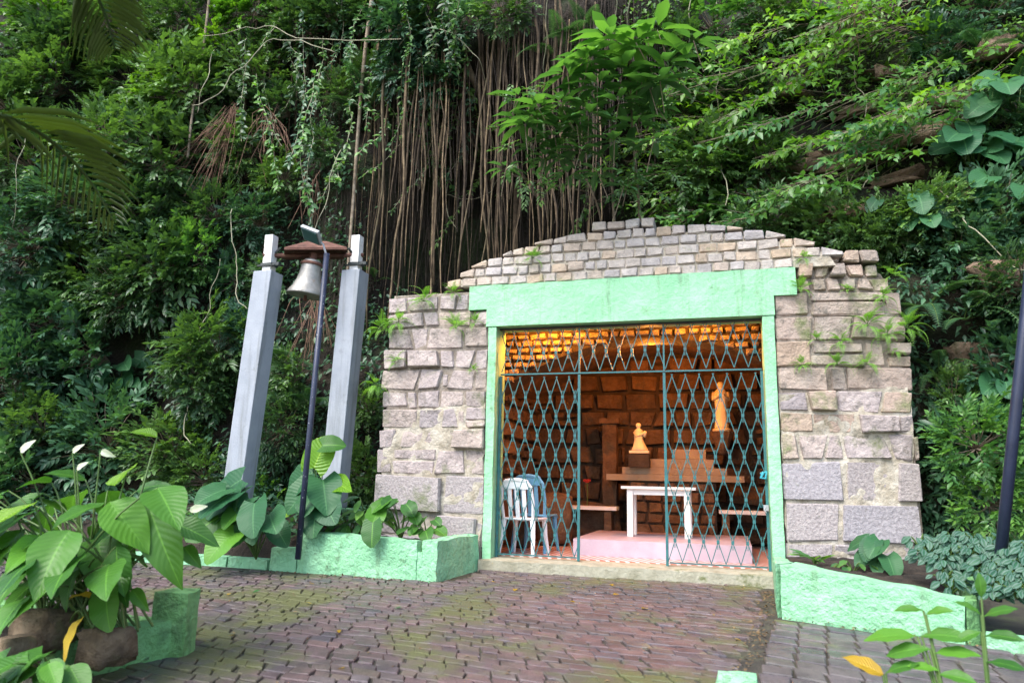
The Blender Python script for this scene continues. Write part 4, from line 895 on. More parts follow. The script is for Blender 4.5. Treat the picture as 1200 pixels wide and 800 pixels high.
BMK = RMK+[(1010, 60, 'high above the ledges'), (1080, 150, 'across the bare ledges'), (780, 180, 'beside the young tree'), (900, 240, 'just above the gable')]
for (a, b, da, db, k) in [((1010, 60), (850, 90), -.1, .5, 'bright'), ((1090, 30), (940, 70), -.1, .5, 'bright'), ((1030, 120), (800, 110), -.1, .55, 'light'), ((1120, 60), (1000, 20), -.1, .4, 'bright'), ((1000, 100), (760, 165), -.1, .7, 'bright'),
        ((1080, 110), (890, 150), -.1, .6, 'light'), ((1130, 150), (1000, 175), -.1, .5, 'light'), ((960, 150), (740, 215), -.1, .6, 'light'), ((1190, 70), (1060, 95), -.1, .5, 'light'), ((920, 175), (780, 235), -.1, .5, 'bright'), ((1100, 175), (920, 225), -.1, .4, 'light'),
        ((1020, 220), (880, 255), -.1, .3, 'light'), ((860, 60), (780, 110), -.1, .5, 'light'), ((1000, 30), (870, 45), -.1, .6, 'bright'), ((960, 120), (800, 150), -.1, .8, 'bright'), ((1140, 130), (1010, 150), -.1, .6, 'light'), ((900, 200), (770, 205), -.1, .6, 'light'), ((1060, 150), (930, 175), -.1, .6, 'bright'), ((1090, 0), (960, 35), -.1, .6, 'bright'), ((940, 225), (800, 260), -.1, .4, 'light'), ((1150, 105), (1040, 140), -.1, .5, 'bright'), ((900, 40), (960, 15), -.1, .4, 'light'), ((980, 80), (880, 125), -.1, .7, 'bright')]:
    p0 = cliff_hit(*a, .0); p1 = cliff_hit(*b, .3+db)
    branch(p0, p1, G[k], ('yellow-green' if k == 'bright' else 'light green')+' layered leafy branch spreading '+near(b[0], b[1], BMK), BG, 22, .14, wid=.5)

# ---- ferns
def frond_mesh(L=1.0, n=24, arch=.35, wid=.22, bip=True, mat='fern'):
    lv = Leaves(); st = MB(); pts = []
    for i in range(n+1):
        u = i/n; pts.append(Vector((L*u*(1-.12*u), 0, L*(arch*math.sin(u*1.5)*.9-arch*1.3*u*u))))
    st.tube(pts, [.008*L*(1-.8*i/n)+.001 for i in range(n+1)], 4, False)
    for i in range(3, n+1):
        u = i/n; w = wid*L*min(1, 3.2*(u-.04))*(1-u*.86)**.8; d = (pts[i]-pts[i-1]).normalized()
        for s in (-1, 1):
            D = (Vector((0, s, 0))+d*.42+Vector((0, 0, -.12))).normalized()
            if bip:
                m_ = max(4, int(10*w/(wid*L)+3)); t = np.linspace(.1, 1, m_); B = np.array(pts[i])+np.outer(t*w, np.array(D)); 
                for s2 in (-1, 1):
                    dd = np.array(D)*.5+np.array(d)*s2*.9; lv.add(B, np.repeat(dd[None], m_, 0), np.repeat(np.array([[0, .1*s, 1.]]), m_, 0), (w*.26+.006*L)*(1.1-t*.8), (w*.12+.004*L)*(1.1-t*.6), nr.uniform(.3, .8, m_))
            else: lv.add([pts[i]], [D], [(0, 0, 1)], w, .045*L, None)
    f = lv.mesh('blade', G[mat]); return f, mesh('rachis', st.v, st.f, G['stalk'])
FR = [frond_mesh(1, 24, a, w) for a, w in ((.35, .2), (.2, .24), (.5, .18))]
TF = [frond_mesh(1, 14, a, .24, True, 'tuft') for a in (.3, .5)]
def fern(p, n, L, label, group, tilt=0, mats=None, name='fern', spread=(-1.7, 1.7), rise=(.0, .9)):
    t = thing(name, label, 'fern', p, 0, group)
    for k in range(n):
        fm, rm = rng.choice(mats or FR); az = -math.pi/2+spread[0]+(spread[1]-spread[0])*(k+.5)/n+rng.gauss(0, .12); el = rng.uniform(*rise)
        d = Vector((math.cos(az)*math.cos(el), math.sin(az)*math.cos(el), math.sin(el)-.1)); o = obj('frond', fm, t); s = L*rng.uniform(.75, 1.15)
        o.matrix_local = frame((0, 0, 0), d, (0, 0, 1))@Matrix.Diagonal((s, s, s, 1)); obj('rachis', rm, o)
    return t
FG = 'ferns hanging from the cliff'
for (px, py, s, n, off) in [(300, 120, .75, 4, .5), (430, 130, .95, 3, .8), (355, 120, .7, 3, .5), (1085, 360, .75, 5, .25), (1130, 375, .8, 5, .3), (1100, 290, .55, 4, .3), (1150, 60, .8, 5, .4), (1190, 110, .8, 5, .4), (1170, 190, .7, 5, .3), (1060, 130, .6, 4, .3), (660, 70, .9, 5, .5), (690, 40, .8, 4, .4), (1180, 380, .6, 5, .2),
        (340, 420, .75, 5, .6), (365, 480, .8, 6, .6), (320, 470, .6, 4, .4), (930, 285, .6, 5, .15), (870, 265, .55, 5, .15), (985, 300, .5, 5, .1), (440, 330, .6, 4, .3), (1120, 200, .55, 4, .25), (480, 170, .6, 3, .5), (560, 190, .6, 4, .3), (810, 75, .6, 4, .3), (1160, 580, .5, 5, .3), (1100, 440, .6, 5, .2), (80, 20, .8, 5, .5), (20, 60, .8, 5, .6), (830, 170, .5, 4, .2), (1010, 40, .6, 4, .2)]:
    p = cliff_hit(px, py, off*.5)
    fern(p, n, s, 'dark green fern with arching fronds growing '+near(px, py, LMK+[(670, 60, 'behind the young tree')] if px < 760 else RMK), FG, rise=(-.3, .7))
# fresh tufts growing from the wall joints
for (px, py, s, w) in [(497, 353, .17, 0), (466, 378, .17, 0), (534, 385, .16, 0), (531, 344, .11, 0), (466, 424, .12, 0), (557, 378, .09, 0), (555, 434, .07, 0), (448, 385, .16, 0), (440, 452, .15, 0), (625, 303, .12, 0),
        (1016, 382, .17, 1), (1040, 392, .15, 1), (1063, 385, .17, 1), (986, 402, .12, 1), (981, 428, .13, 1), (1016, 427, .13, 1), (940, 428, .1, 1), (957, 398, .08, 1), (938, 340, .12, 1), (1047, 323, .12, 1), (1035, 348, .11, 1), (1050, 412, .1, 1), (993, 340, .08, 1), (942, 303, .09, 1)]:
    p = PY(px, py, -.06)
    if w:
        d = ray(px, py); nn = RW.to_3x3()@Vector((0, -1, 0)); o_ = RW@Vector((2.2, -.06, 1)); tt = (o_-Vector(CAM)).dot(nn)/Vector(d).dot(nn); p = Vector(CAM)+Vector(d)*tt
    fern(p, 13, s*1.7, 'tiny fresh green fern tuft sprouting from a joint of the left chapel wing' if not w else 'tiny fresh green fern tuft sprouting from a joint of the right chapel wing', 'fern tufts in the wall joints', mats=TF, name='fern_tuft', rise=(-.7, 1.2))

# ---- roots and vines
RTG = 'aerial roots hanging in front of the cliff recess'
def strand(name, label, cat, pts, rad, mat, group, n=5):
    o = pts[0]; m = MB(); m.tube([Vector(p)-Vector(o) for p in pts], rad, n); q = m.build(name, mat, None, True, o); return tag(q, label, cat, group)
WV = [rng.uniform(.03, .16) for _ in range(150)]
for k in range(130):
    u = rng.random(); px = 405+300*u+rng.gauss(0, 12) if k < 105 else rng.uniform(300, 420)
    top = cliff_hit(px, rng.uniform(-70, 60), .15); x = top.x; y = top.y+rng.uniform(-.25, .15); z = top.z
    zb = rng.uniform(2.6, 4.0) if rng.random() < .7 else rng.uniform(3.8, 5.5)
    if px < 430: zb = rng.uniform(.8, 3.2)
    if -3.1 < x < 2.3: y = max(y, .75)
    pts = []; nseg = 14; dx = rng.gauss(0, .2)
    for i in range(nseg+1):
        t = i/nseg; pts.append(Vector((x+dx*t+WV[k]*noise.noise(Vector((k*3.1, t*4, 0))), y+.05*noise.noise(Vector((k*1.7, t*4, 7))), z+(zb-z)*t)))
    r0 = rng.choice((.004, .005, .006, .007, .009, .011, .014, .02, .026)); wv = rng.uniform(.03, .14); strand('aerial_root', ('thick' if r0 > .012 else 'thin')+' brown aerial root hanging '+('above the gap between the bell and the chapel' if px < 450 else 'above the left wing of the chapel' if px < 550 else 'above the left half of the gable' if px < 640 else 'behind the young tree stems'), 'root', pts, [r0*(1-.45*i/nseg) for i in range(nseg+1)], M['root'], RTG)
fine = MB()
for k in range(900):
    if k < 600: px = rng.uniform(395, 720); py = rng.uniform(60, 270)
    elif k < 720: px = rng.uniform(300, 420); py = rng.uniform(130, 420)
    else: px = rng.uniform(560, 780); py = rng.uniform(-50, 60)
    p = cliff_hit(px, py, rng.uniform(.03, .15)); 
    if -3.1 < p.x < 2.3: p.y = max(p.y, .65)
    L = rng.uniform(.5, 1.9)
    if -3.05 < p.x < 2.3 and p.z-L < 2.9: L = max(.2, p.z-2.9)
    fine.tube([p, p+Vector((rng.gauss(0, .03), rng.gauss(0, .03), -L*.5)), p+Vector((rng.gauss(0, .05), rng.gauss(0, .03), -L))], rng.choice((.003, .004, .006)), 3, False)
tag(fine.build('root_curtain', M['finer'], None, True), 'curtain of fine brown hanging roots lining the cliff recess', 'roots', kind='stuff')
TG = None
def pxline(pts, off, y=None): return [cliff_hit(a, b, o) if y is None else PY(a, b, y) for (a, b), o in zip(pts, off if hasattr(off, '__len__') else [off]*len(pts))]
def smooth(pts, n=6):
    P_ = [pts[0]]+list(pts)+[pts[-1]]; out = []
    for i in range(1, len(P_)-2):
        a, b, c, d = P_[i-1:i+3]
        for j in range(n):
            t = j/n; out.append(.5*((2*b)+(c-a)*t+(2*a-5*b+4*c-d)*t*t+(3*b-a-3*c+d)*t**3))
    return out+[Vector(pts[-1])]
for (pts, off, r0, r1, lab_) in [
    ([(440, -30), (428, 60), (420, 150), (412, 260), (404, 360)], .55, .035, .02, 'thick pale root trunk hanging down beside the right bell pillar'),
    ([(545, 70), (575, 140), (605, 195), (640, 245)], .4, .05, .03, 'thick mossy branch slanting down over the root curtain'),
    ([(530, 130), (560, 175), (600, 205), (690, 225)], .5, .03, .015, 'dark curved branch sweeping towards the young tree'),
    ([(247, -20), (238, 60), (226, 130), (220, 185)], .7, .022, .018, 'slim pale sapling trunk rising among the left shrubs'),
    ([(605, 215), (603, 300), (600, 340)], .8, .045, .04, 'thick brown root standing behind the gable setts')]:
    q = smooth(pxline(pts, off)); strand('tree_trunk', lab_, 'trunk', q, [r0+(r1-r0)*i/(len(q)-1) for i in range(len(q))], M['bark'] if 'brown' not in lab_ else M['root'], None, 8)
VG = 'pale vines trailing over the cliff'
for (pts, off) in [([(395, 60), (330, 45), (290, 70), (255, 110), (225, 125)], .9), ([(470, 45), (350, 45), (310, 30), (240, 40)], .95), ([(520, 30), (548, 55), (565, 80), (575, 150), (585, 195), (570, 225), (545, 234), (525, 228)], .8), ([(640, -20), (638, 60), (635, 110), (631, 158)], 1.1),
        ([(271, 250), (273, 300), (280, 345), (290, 365)], .7), ([(720, -20), (718, 80), (716, 160), (718, 270)], .9), ([(740, -20), (741, 70), (744, 180)], .8), ([(838, -20), (842, 80), (845, 150), (850, 240)], .5), ([(808, -20), (808, 90)], .6), ([(525, 160), (530, 190), (522, 230), (535, 270)], .7), 
        ([(398, 175), (380, 240), (372, 270)], .8), ([(250, 60), (242, 100), (232, 130)], .9), ([(1000, 60), (1010, 110), (1018, 160)], .4), ([(1100, 215), (1125, 250), (1170, 300), (1210, 320)], .5), ([(995, 175), (998, 230)], .3), ([(1015, 175), (1017, 225)], .3), ([(1030, 175), (1030, 205)], .3), ([(260, 300), (245, 350), (236, 400)], .6), ([(30, 130), (22, 200), (8, 290)], .8), ([(225, 400), (215, 470), (222, 520)], .5)]:
    q = smooth(pxline(pts, off)); r0 = rng.uniform(.004, .008); kk = rng.random()*99; q = [a+noise.noise_vector(a*2.5+Vector((kk, 0, 0)))*.09+noise.noise_vector(a*9)*.02 for a in q]
    strand('vine', 'thin pale vine trailing in front of the leaves and roots', 'vine', q, [r0]*len(q), M['vine'], VG, 5)
def leafy_vine(pts, off, mat, lw, label, group, wid=.5, per=34):
    q = smooth(pxline(pts, off)); kk = rng.random()*99; q = [a+noise.noise_vector(a*2.2+Vector((kk, 0, 0)))*.10 for a in q]; o = q[0]; t = thing('leafy_vine', label, 'vine', o, 0, group)
    m = MB(); m.tube([a-o for a in q], .005, 4, False); m.build('stem', M['vine'], t, True); lv = Leaves(); n = len(q); L_ = sum((q[i+1]-q[i]).length for i in range(n-1)); cnt = int(per*L_)
    B = []; D = []; N = []
    for k in range(cnt):
        a = rng.random()*(n-1.001); i = int(a); B.append(q[i].lerp(q[i+1], a-i)-o); D.append((rng.gauss(0, 1), -.5+rng.gauss(0, .4), -.6+rng.gauss(0, .4))); N.append((rng.gauss(0, .4), -.9, .5))
    s_ = nr.uniform(.6, 1.25, cnt)*lw; lv.add(B, D, N, s_, s_*wid); obj('leaves', lv.mesh('leaves', mat, T8), t)
for k in range(46):
    px = rng.choice((rng.uniform(395, 720), rng.uniform(395, 560), rng.uniform(280, 420))); py = rng.uniform(-20, 120); L_ = rng.uniform(50, 190)
    leafy_vine([(px, py), (px+rng.gauss(0, 14), py+L_*.5), (px+rng.gauss(0, 20), py+L_)], rng.uniform(.5, 1.0), G[rng.choice(('dark', 'small', 'small', 'light'))], rng.uniform(.07, .13), 'leafy creeper strand hanging '+near(px, py+L_*.5, LMK+[(670, 60, 'behind the young tree')]), 'leafy creepers hanging before the roots')
# dead brown fan and hanging tufts
for (a, fan, lab_) in [((275, 128), [(195, 198), (205, 203), (215, 200), (225, 215), (235, 225), (245, 222), (255, 215), (260, 200)], 'fan of dead brown fronds hanging on the left cliff'), ((315, 135), [(295, 165), (305, 185), (315, 190), (325, 185), (335, 190)], 'bunch of dry brown roots under the overhang by the fern'), ((366, 205), [(360, 262), (370, 266)], 'bundle of knotted dry roots hanging above the bell hood'), ((375, 330), [(340, 400), (350, 410), (360, 415), (370, 420), (380, 410)], 'mat of dry brown roots hanging between the bell pillars'), ((1000, -5), [(985, 35), (995, 45), (1005, 50), (1015, 40)], 'small bunch of dead brown fronds above the ledges')]:
    p = cliff_hit(*a, .6); m = MB()
    for (bx, by) in fan:
        e = cliff_hit(bx, by, .7)
        for k in range(5):
            e2 = e+Vector((rng.gauss(0, .12), rng.gauss(0, .1), rng.gauss(0, .16))); w0 = Vector((rng.gauss(0, .07), rng.gauss(0, .05), rng.gauss(0, .07))); m.tube([w0, w0+(e2-p)*.5+Vector((rng.gauss(0, .04), 0, .07)), e2-p], [.006, .005, .0025], 3, False)
    o = m.build('dead_fronds', M['dead'], None, True, p); tag(o, lab_, 'dead fronds')

# ------------------------------------------------------------------ large leaved plants
def big_leaf(kind, seed, mat):
    r = random.Random(seed); nu, nv = 10, 6; v = []; uv = []; rn = r.random()
    droop = r.uniform(.12, .4); fold = r.uniform(.05, .22); tw_ = r.uniform(-.2, .2)
    for i in range(nu+1):
        u = i/nu
        if kind == 'spath': w = .30*math.sin(math.pi*min(1, u**.72))**.85*(1-.15*u)+.004
        elif kind == 'heart': w = .44*math.sqrt(max(0, 1-((u-.30)/(.72 if u > .3 else .42))**2))*(1 if u < .75 else 1-.35*(u-.75)/.25)+.003
        else: w = .26*math.sin(math.pi*u**1.15)**.9+.003
        for j in range(nv+1):
            t = j/nv*2-1; x = u; 
            if kind == 'heart': x = u-.20*max(0, 1-u*4.2)*abs(t)**1.2*1.0+(0 if u > 0 else 0)
            ww = w if kind != 'heart' else (w if u > 0 else .30)
            y = t*ww; z = -droop*u*u+fold*abs(t)*ww*1.4+.018*math.sin(u*17+t*2+seed)*abs(t)+tw_*t*ww*u
            v.append((x, y, z)); uv.append((u, j/nv))
    f = np.array([(i*(nv+1)+j, (i+1)*(nv+1)+j, (i+1)*(nv+1)+j+1, i*(nv+1)+j+1) for i in range(nu) for j in range(nv)])
    return mesh('leaf', v, f, mat, True, [rn]*len(v), uv)
LM = {k: [big_leaf(sh, 11*i+hash(k) % 1 + len(k), G[g]) for i in range(6)] for k, sh, g in (('spath', 'spath', 'big'), ('heart', 'heart', 'heart'), ('lime', 'spath', 'lime'), ('yellow', 'spath', 'yellow'), ('pilea', 'ob', 'pilea'), ('bheart', 'heart', 'big'), ('ob', 'ob', 'big'), ('lightob', 'ob', 'light'), ('brightheart', 'heart', 'lime'))}
def leaf_at(t, p0, p1, kind, nhint, root=None, wscale=1.0, stalk=True, bend=.25):
    """leaf blade from p0 to tip p1 (world), stalk to root"""
    p0, p1 = Vector(p0), Vector(p1); inv = t.matrix_world.inverted() if False else Matrix.Translation(-t.location)
    L = (p1-p0).length; o = obj('leaf', rng.choice(LM[kind]), t); o.matrix_local = inv@frame(p0, p1-p0, nhint)@Matrix.Diagonal((L, L*wscale, L, 1))
    if stalk:
        rr = Vector(root) if root is not None else t.location; m = MB(); c = rr.lerp(p0, .55)+Vector((0, 0, bend*(p0-rr).length)); q = [inv@a for a in bez(rr, c, p0, 6)]
        m.tube(q, [.008, .0075, .007, .0065, .006, .005, .005], 5, False); s = m.build('stalk', G['stalk'], t, True)
    return o
def rosette(name, label, p, n, L, h, reach, kind, group=None, az=(-2.9, -.2), face=(-.1, -.5, .9), droop=.5, cat='plant', wscale=1.0, alt=None):
    t = thing(name, label, cat, p, 0, group)
    for k in range(n):
        a = az[0]+(az[1]-az[0])*rng.random(); rr = reach*rng.uniform(.25, 1); hh = h*rng.uniform(.35, 1.05)*(1.15-.35*rr/reach); b = Vector(p)+Vector((math.cos(a)*rr, math.sin(a)*rr, hh))
        d = Vector((math.cos(a+rng.gauss(0, .3)), math.sin(a+rng.gauss(0, .3)), -droop*rng.uniform(.3, 1.6))).normalized(); l_ = L*rng.uniform(.65, 1.15)
        leaf_at(t, b, b+d*l_, alt[0] if alt and rng.random() < alt[1] else kind, (face[0]+rng.gauss(0, .25), face[1], face[2]), wscale=wscale)
    return t
CF = Vector(-fw)                                     # towards the viewer: used as a leaf-facing hint for plants that grow out to the light
# foreground peace lily in the old green planter
lily = thing('peace_lily', 'broad leaved plant with cream flowers spilling over the old green planter', 'plant', P(95, 735, 5.25))
R0 = lily.location.copy()
hero = [((128, 588), (172, 636), 5.0, 4.8, 'spath', 1.15), ((172, 585), (203, 682), 5.0, 4.75, 'spath', .8), ((136, 640), (138, 708), 4.95, 4.8, 'spath', .95), ((200, 612), (256, 627), 5.1, 4.95, 'spath', .8), ((122, 590), (60, 602), 5.1, 4.9, 'spath', 1.0), ((90, 625), (30, 622), 5.0, 4.85, 'spath', 1.0), ((70, 640), (0, 668), 4.95, 4.7, 'spath', .9),
        ((110, 655), (52, 672), 4.95, 4.8, 'spath', .8), ((90, 668), (66, 706), 4.95, 4.8, 'spath', .9), ((125, 690), (122, 736), 4.9, 4.75, 'bheart', .8), ((150, 550), (130, 562), 5.1, 4.9, 'lime', 1.6), ((40, 590), (-20, 612), 5.0, 4.8, 'lime', 1.2), ((60, 565), (20, 560), 5.3, 5.2, 'spath', 1.1), ((100, 562), (60, 545), 5.4, 5.3, 'spath', 1.1), ((160, 575), (195, 560), 5.4, 5.3, 'spath', .9),
        ((215, 640), (232, 662), 5.1, 5.0, 'spath', 1.0), ((60, 690), (5, 715), 4.8, 4.6, 'spath', .9), ((40, 655), (-15, 690), 4.8, 4.6, 'spath', .9), ((20, 610), (-30, 640), 5.2, 5.1, 'spath', .9), ((190, 600), (225, 596), 5.3, 5.2, 'spath', .8), ((155, 690), (170, 712), 5.0, 4.9, 'spath', .9), ((105, 700), (82, 688), 4.9, 4.75, 'yellow', .6), ((98, 722), (62, 762), 4.75, 4.6, 'yellow', .5), ((10, 575), (-30, 590), 5.3, 5.2, 'spath', 1), ((75, 600), (40, 575), 5.4, 5.3, 'spath', 1.1), ((140, 610), (105, 632), 5.1, 4.95, 'spath', 1.0), ((30, 700), (-20, 740), 4.8, 4.6, 'spath', 1.0)]
for (a, b, da, db, k, w) in hero:
    leaf_at(lily, P(*a, da), P(*b, db), k, Vector((-.15, -.55, .75))+Vector((rng.gauss(0, .12), 0, rng.gauss(0, .12))), R0+Vector((rng.gauss(0, .15), rng.gauss(0, .1), 0)), w, True, .3)
for k in range(64):
    a = rng.uniform(-math.pi, math.pi); rr = rng.uniform(.15, .85); b = R0+Vector((math.cos(a)*rr-.22, math.sin(a)*rr*.6+.1, rng.uniform(.25, .82))); d = Vector((math.cos(a), math.sin(a)-.3, -rng.uniform(.1, 1.0))).normalized()
    tip_ = b+d*.42; tx, ty, _w = proj(tip_); bx_, by_, _w = proj(b)
    if max(tx, bx_) > 165 and max(ty, by_) > 655 or max(tx, bx_) > 235: continue
    leaf_at(lily, b, b+d*rng.uniform(.28, .45), 'spath', (rng.gauss(0, .2), -.4, .9), R0+Vector((rng.gauss(0, .2), rng.gauss(0, .12), 0)), rng.uniform(.8, 1.1), True, .25)
for (a, b, D) in (((24, 530), (36, 515), 5.3), ((85, 530), (95, 520), 5.3), ((90, 550), (100, 541), 5.2), ((118, 528), (132, 534), 5.2), ((222, 598), (240, 592), 5.1)):
    p0 = P(*a, D); p1 = P(*b, D-.05); o = leaf_at(lily, p0, p0+(p1-p0)*1.05, 'spath', (0, -1, .2), R0, .8, True, .1); o.data = rng.choice(LM['spath']).copy(); o.data.materials[0] = G['spathe']; o.name = 'spathe'
leaf_at(lily, P(184, 512, 5.4), P(158, 498, 5.4), 'lime', (0, -.5, .9), P(162, 590, 5.3), 1.3, True, .05)
# low plants in front of the planter, bottom left
rosette('leafy_seedling', 'low leafy plant at the foot of the mossy boulders', P(60, 800, 4.6), 12, .2, .18, .25, 'spath', alt=('bheart', .4))
# big leaves around the bell
rosette('elephant_ear_plant', 'large heart leaved plant in front of the left bell pillar', P(300, 655, 8.75), 17, .42, .85, .45, 'heart', alt=('bheart', .4), face=(.0, -.8, .6), droop=.7)
rosette('elephant_ear_plant', 'broad leaved plant with a lime new leaf beside the blue floodlight pole', P(375, 625, 8.7), 9, .40, .75, .25, 'heart', alt=('lime', .25), face=(.1, -.8, .5), droop=.5)
tq = [q for q in C.objects if q.name.startswith('elephant_ear_plant')][-1]; leaf_at(tq, P(368, 548, 8.5), P(382, 508, 8.5), 'brightheart', (.2, -1, .1), None, 1.0); leaf_at(tq, P(378, 522, 8.5), P(402, 518, 8.4), 'bheart', (.2, -.8, .5), None, 1.1)
# planter plants left
for (px, py, n, L, h, r_, k, lab_) in [(470, 632, 10, .20, .48, .35, 'bheart', 'round leaved plant on thin stalks in the left planter'), (430, 628, 16, .20, .42, .25, 'lightob', 'bushy light green plant in the left planter by the clay pot'), (500, 632, 9, .16, .3, .2, 'bheart', 'low leafy plant at the right end of the left planter'), (410, 628, 12, .26, .3, .2, 'ob', 'narrow leaved plant at the left end of the left planter')]:
    rosette('planter_plant', lab_, PY(px, py, -.45), n, L, h, r_, k, wscale=1.1 if k == 'bheart' else .8, droop=.35)
pp = [q for q in C.objects if q.name.startswith('planter_plant')][0]
leaf_at(pp, P(437, 612, 7.95), P(434, 640, 7.85), 'bheart', (0, -1, .3), None, 1.0)
# right planter plants
rosette('spider_plant', 'small grassy rosette at the left end of the right planter', PY(955, 662, -.55), 14, .2, .06, .04, 'lightob', wscale=.28, droop=-.6)
rosette('planter_plant', 'dark leaved plant with drooping broad leaves in the right planter', PY(1035, 668, -.65), 8, .22, .30, .15, 'heart', droop=.6)
rosette('planter_plant', 'low yellowish plant beside the dark leaved one in the right planter', PY(1000, 672, -.7), 8, .12, .12, .15, 'lightob', droop=.3)
# silver striped pilea mass: single plants
for i in range(44):
    px = 1075+rng.random()*140; py = 618+rng.random()*66+max(0, (px-1130)*.22); D = 7.25-.5*(py-618)/70-.35*(px-1075)/140
    rosette('pilea', 'low plant with silver striped leaves spilling over the right planter end', P(px, py+14, D), 15, .088, .12, .12, 'pilea', 'silver striped plants by the navy pole', az=(-3.1, 0), face=(0, -.75, .6), droop=.5, wscale=1.05)
# philodendron on the right cliff: named leaves
for (px, py, n, L, r_, lab_) in [(1140, 190, 16, .35, .5, 'large blue-green heart leaved climber above the right chapel wing'), (1190, 130, 12, .36, .4, 'large heart leaved climber high on the right cliff edge'), (1065, 265, 11, .29, .38, 'large heart leaved climber just above the right end of the gable'), (1180, 245, 9, .3, .35, 'large heart leaved climber near the right picture-side cliff fern'), (140, 450, 12, .28, .4, 'heart leaved climber low on the left cliff'), (165, 375, 4, .3, .2, 'pair of broad leaves hanging on the left cliff'), (60, 350, 9, .3, .4, 'broad dark leaved climber on the left cliff'), (1185, 480, 8, .3, .3, 'broad dark leaved climber behind the navy pole')]:
    p = cliff_hit(px, py, .25); rosette('climber', lab_.replace('near the right picture-side cliff fern', 'below the fern on the right cliff'), p-Vector((0, 0, .2)), n, L, .6, r_, 'heart', az=(-3.3, .2), face=(0, -.9, .5), droop=.8, wscale=1.05)
# young tree over the gable
tree = thing('young_tree', 'young tree with slim stems and clustered broad leaves growing behind the gable', 'tree', cliff_hit(735, 285, .2))
bp_ = tree.location
st = MB(); tips = []
for (pts, r0) in [([(752, 285), (748, 230), (741, 150), (738, 70)], .022), ([(722, 285), (718, 230), (716, 150), (712, 110)], .018), ([(708, 280), (698, 235), (670, 180), (630, 130)], .014), ([(745, 180), (770, 130), (800, 90)], .010), ([(716, 200), (690, 160), (660, 150)], .010)]:
    q = smooth([P(a, b, 9.0-.35*max(0, (285-b)/215)) for a, b in pts]); st.tube([a-bp_ for a in q], [r0*(1-.6*i/(len(q)-1)) for i in range(len(q))], 6, False)
tk = obj('trunk', mesh('trunk', st.v, st.f, M['bark']), tree)
lv = Leaves(); tw2 = MB()
def whorl(px, py, D, n, L, wd=.38, dr=.2, nz=1.0):
    c = P(px, py, D)-bp_
    for k in range(n):
        a = 2*math.pi*k/n+rng.random()*.4; d = Vector((math.cos(a), math.sin(a)*.8-.15, -.12+rng.gauss(0, .15))); l_ = L*rng.uniform(.75, 1.15)
        lv.add([c+d*.06], [d], [(rng.gauss(0, .15), -.25, nz)], l_, l_*wd, dr+rng.random()*.3)
    tw2.tube([c, c+Vector((rng.gauss(0, .1), .12, -.3))], .006, 4, False)
for (px, py, D, n, L, dr) in [(715, 45, 8.5, 9, .36, .6), (745, 50, 8.5, 9, .36, .65), (690, 65, 8.5, 9, .34, .6), (770, 35, 8.5, 8, .34, .7), (780, 75, 8.4, 8, .34, .3), (730, 80, 8.4, 9, .34, .35), (665, 85, 8.5, 8, .3, .3), (700, 100, 8.4, 9, .32, .3), (760, 100, 8.4, 8, .3, .25), (655, 120, 8.5, 9, .28, .3), (690, 135, 8.4, 8, .3, .2), (725, 120, 8.4, 9, .3, .2), (630, 125, 8.4, 8, .28, .45), (615, 145, 8.4, 8, .28, .5), (650, 160, 8.5, 9, .24, .2), (680, 175, 8.5, 9, .26, .2), (720, 165, 8.4, 9, .28, .2), (745, 145, 8.4, 8, .28, .2), (640, 185, 8.6, 8, .22, .1), (665, 205, 8.6, 8, .22, .1), (700, 200, 8.5, 8, .24, .15), (625, 170, 8.6, 7, .22, .2)]:
    whorl(px, py, D, n, L*1.12, dr=dr)
    whorl(px+rng.uniform(-48, 48), py+rng.uniform(-18, 26), D+rng.uniform(-.1, .4), n, L*rng.uniform(.8, 1.1), dr=dr*.5)
    if py > 90 and rng.random() < .4: whorl(px+rng.uniform(-34, 34), py+rng.uniform(-10, 26), D+rng.uniform(0, .5), n, L*rng.uniform(.8, 1.0), dr=dr*.3)
cr = obj('crown', lv.mesh('crown', G['tree'], T8), tree); tag(obj('twigs', mesh('twigs', tw2.v, tw2.f, M['bark']), tree), kind='stuff')
lv2 = Leaves()
for k in range(130):
    c = P(rng.uniform(600, 800), rng.uniform(95, 225), rng.uniform(8.6, 9.1)); lv2.merge(spray(12, .3, .085, .42, .3, .3), frame(c, (rng.gauss(0, 1), -.5, rng.gauss(0, .4)), (0, -.5, 1)), 1, rng.random()*.35)
o = obj('leafy_understorey', lv2.mesh('leafy_understorey', G['small'])); tag(o, 'thicket of small leaves below the broad leaved crown of the young tree', 'undergrowth', kind='stuff')
# palm fronds top left
palm = thing('palm', 'palm with dark arching fronds reaching in over the left bushes', 'palm', (-5.35, -4.3, -.4))
m = MB(); cz = Vector((.0, .0, 4.3)); m.tube([(0, 0, 0), (.03, 0, 2), cz], [.13, .11, .09], 10); m.build('trunk', M['bark'], palm, True)
def palm_frond(ctrl, n, ll, tint=.3):
    q = smooth([Vector(a)-palm.location for a in ctrl], 10); mm = MB(); mm.tube(q, [.02*(1-.8*i/(len(q)-1)) for i in range(len(q))], 5); fr = mm.build('frond', G['palm'], palm, True); lv = Leaves(); k = len(q)
    for i in range(n):
        u = .22+.78*i/n; a = u*(k-1); j = min(k-2, int(a)); p = q[j].lerp(q[j+1], a-j); d = (q[j+1]-q[j]).normalized(); l_ = ll*math.sin(math.pi*min(1, u*.85+.15))**.6
        s0 = d.cross(Vector((0, 0, 1))).normalized()
        for s in (-1, 1): lv.add([p], [s0*s*.9+d*.65+Vector((0, 0, .1 if s > 0 else -.25))], [Vector((0, -.3, 1))+s0*s*-.3], l_*rng.uniform(.9, 1.1), .020, min(1, tint+.5*max(0, u-.6)))
    o = obj('leaflets', lv.mesh('leaflets', G['palm'], T8), fr); return fr
top = palm.location+cz
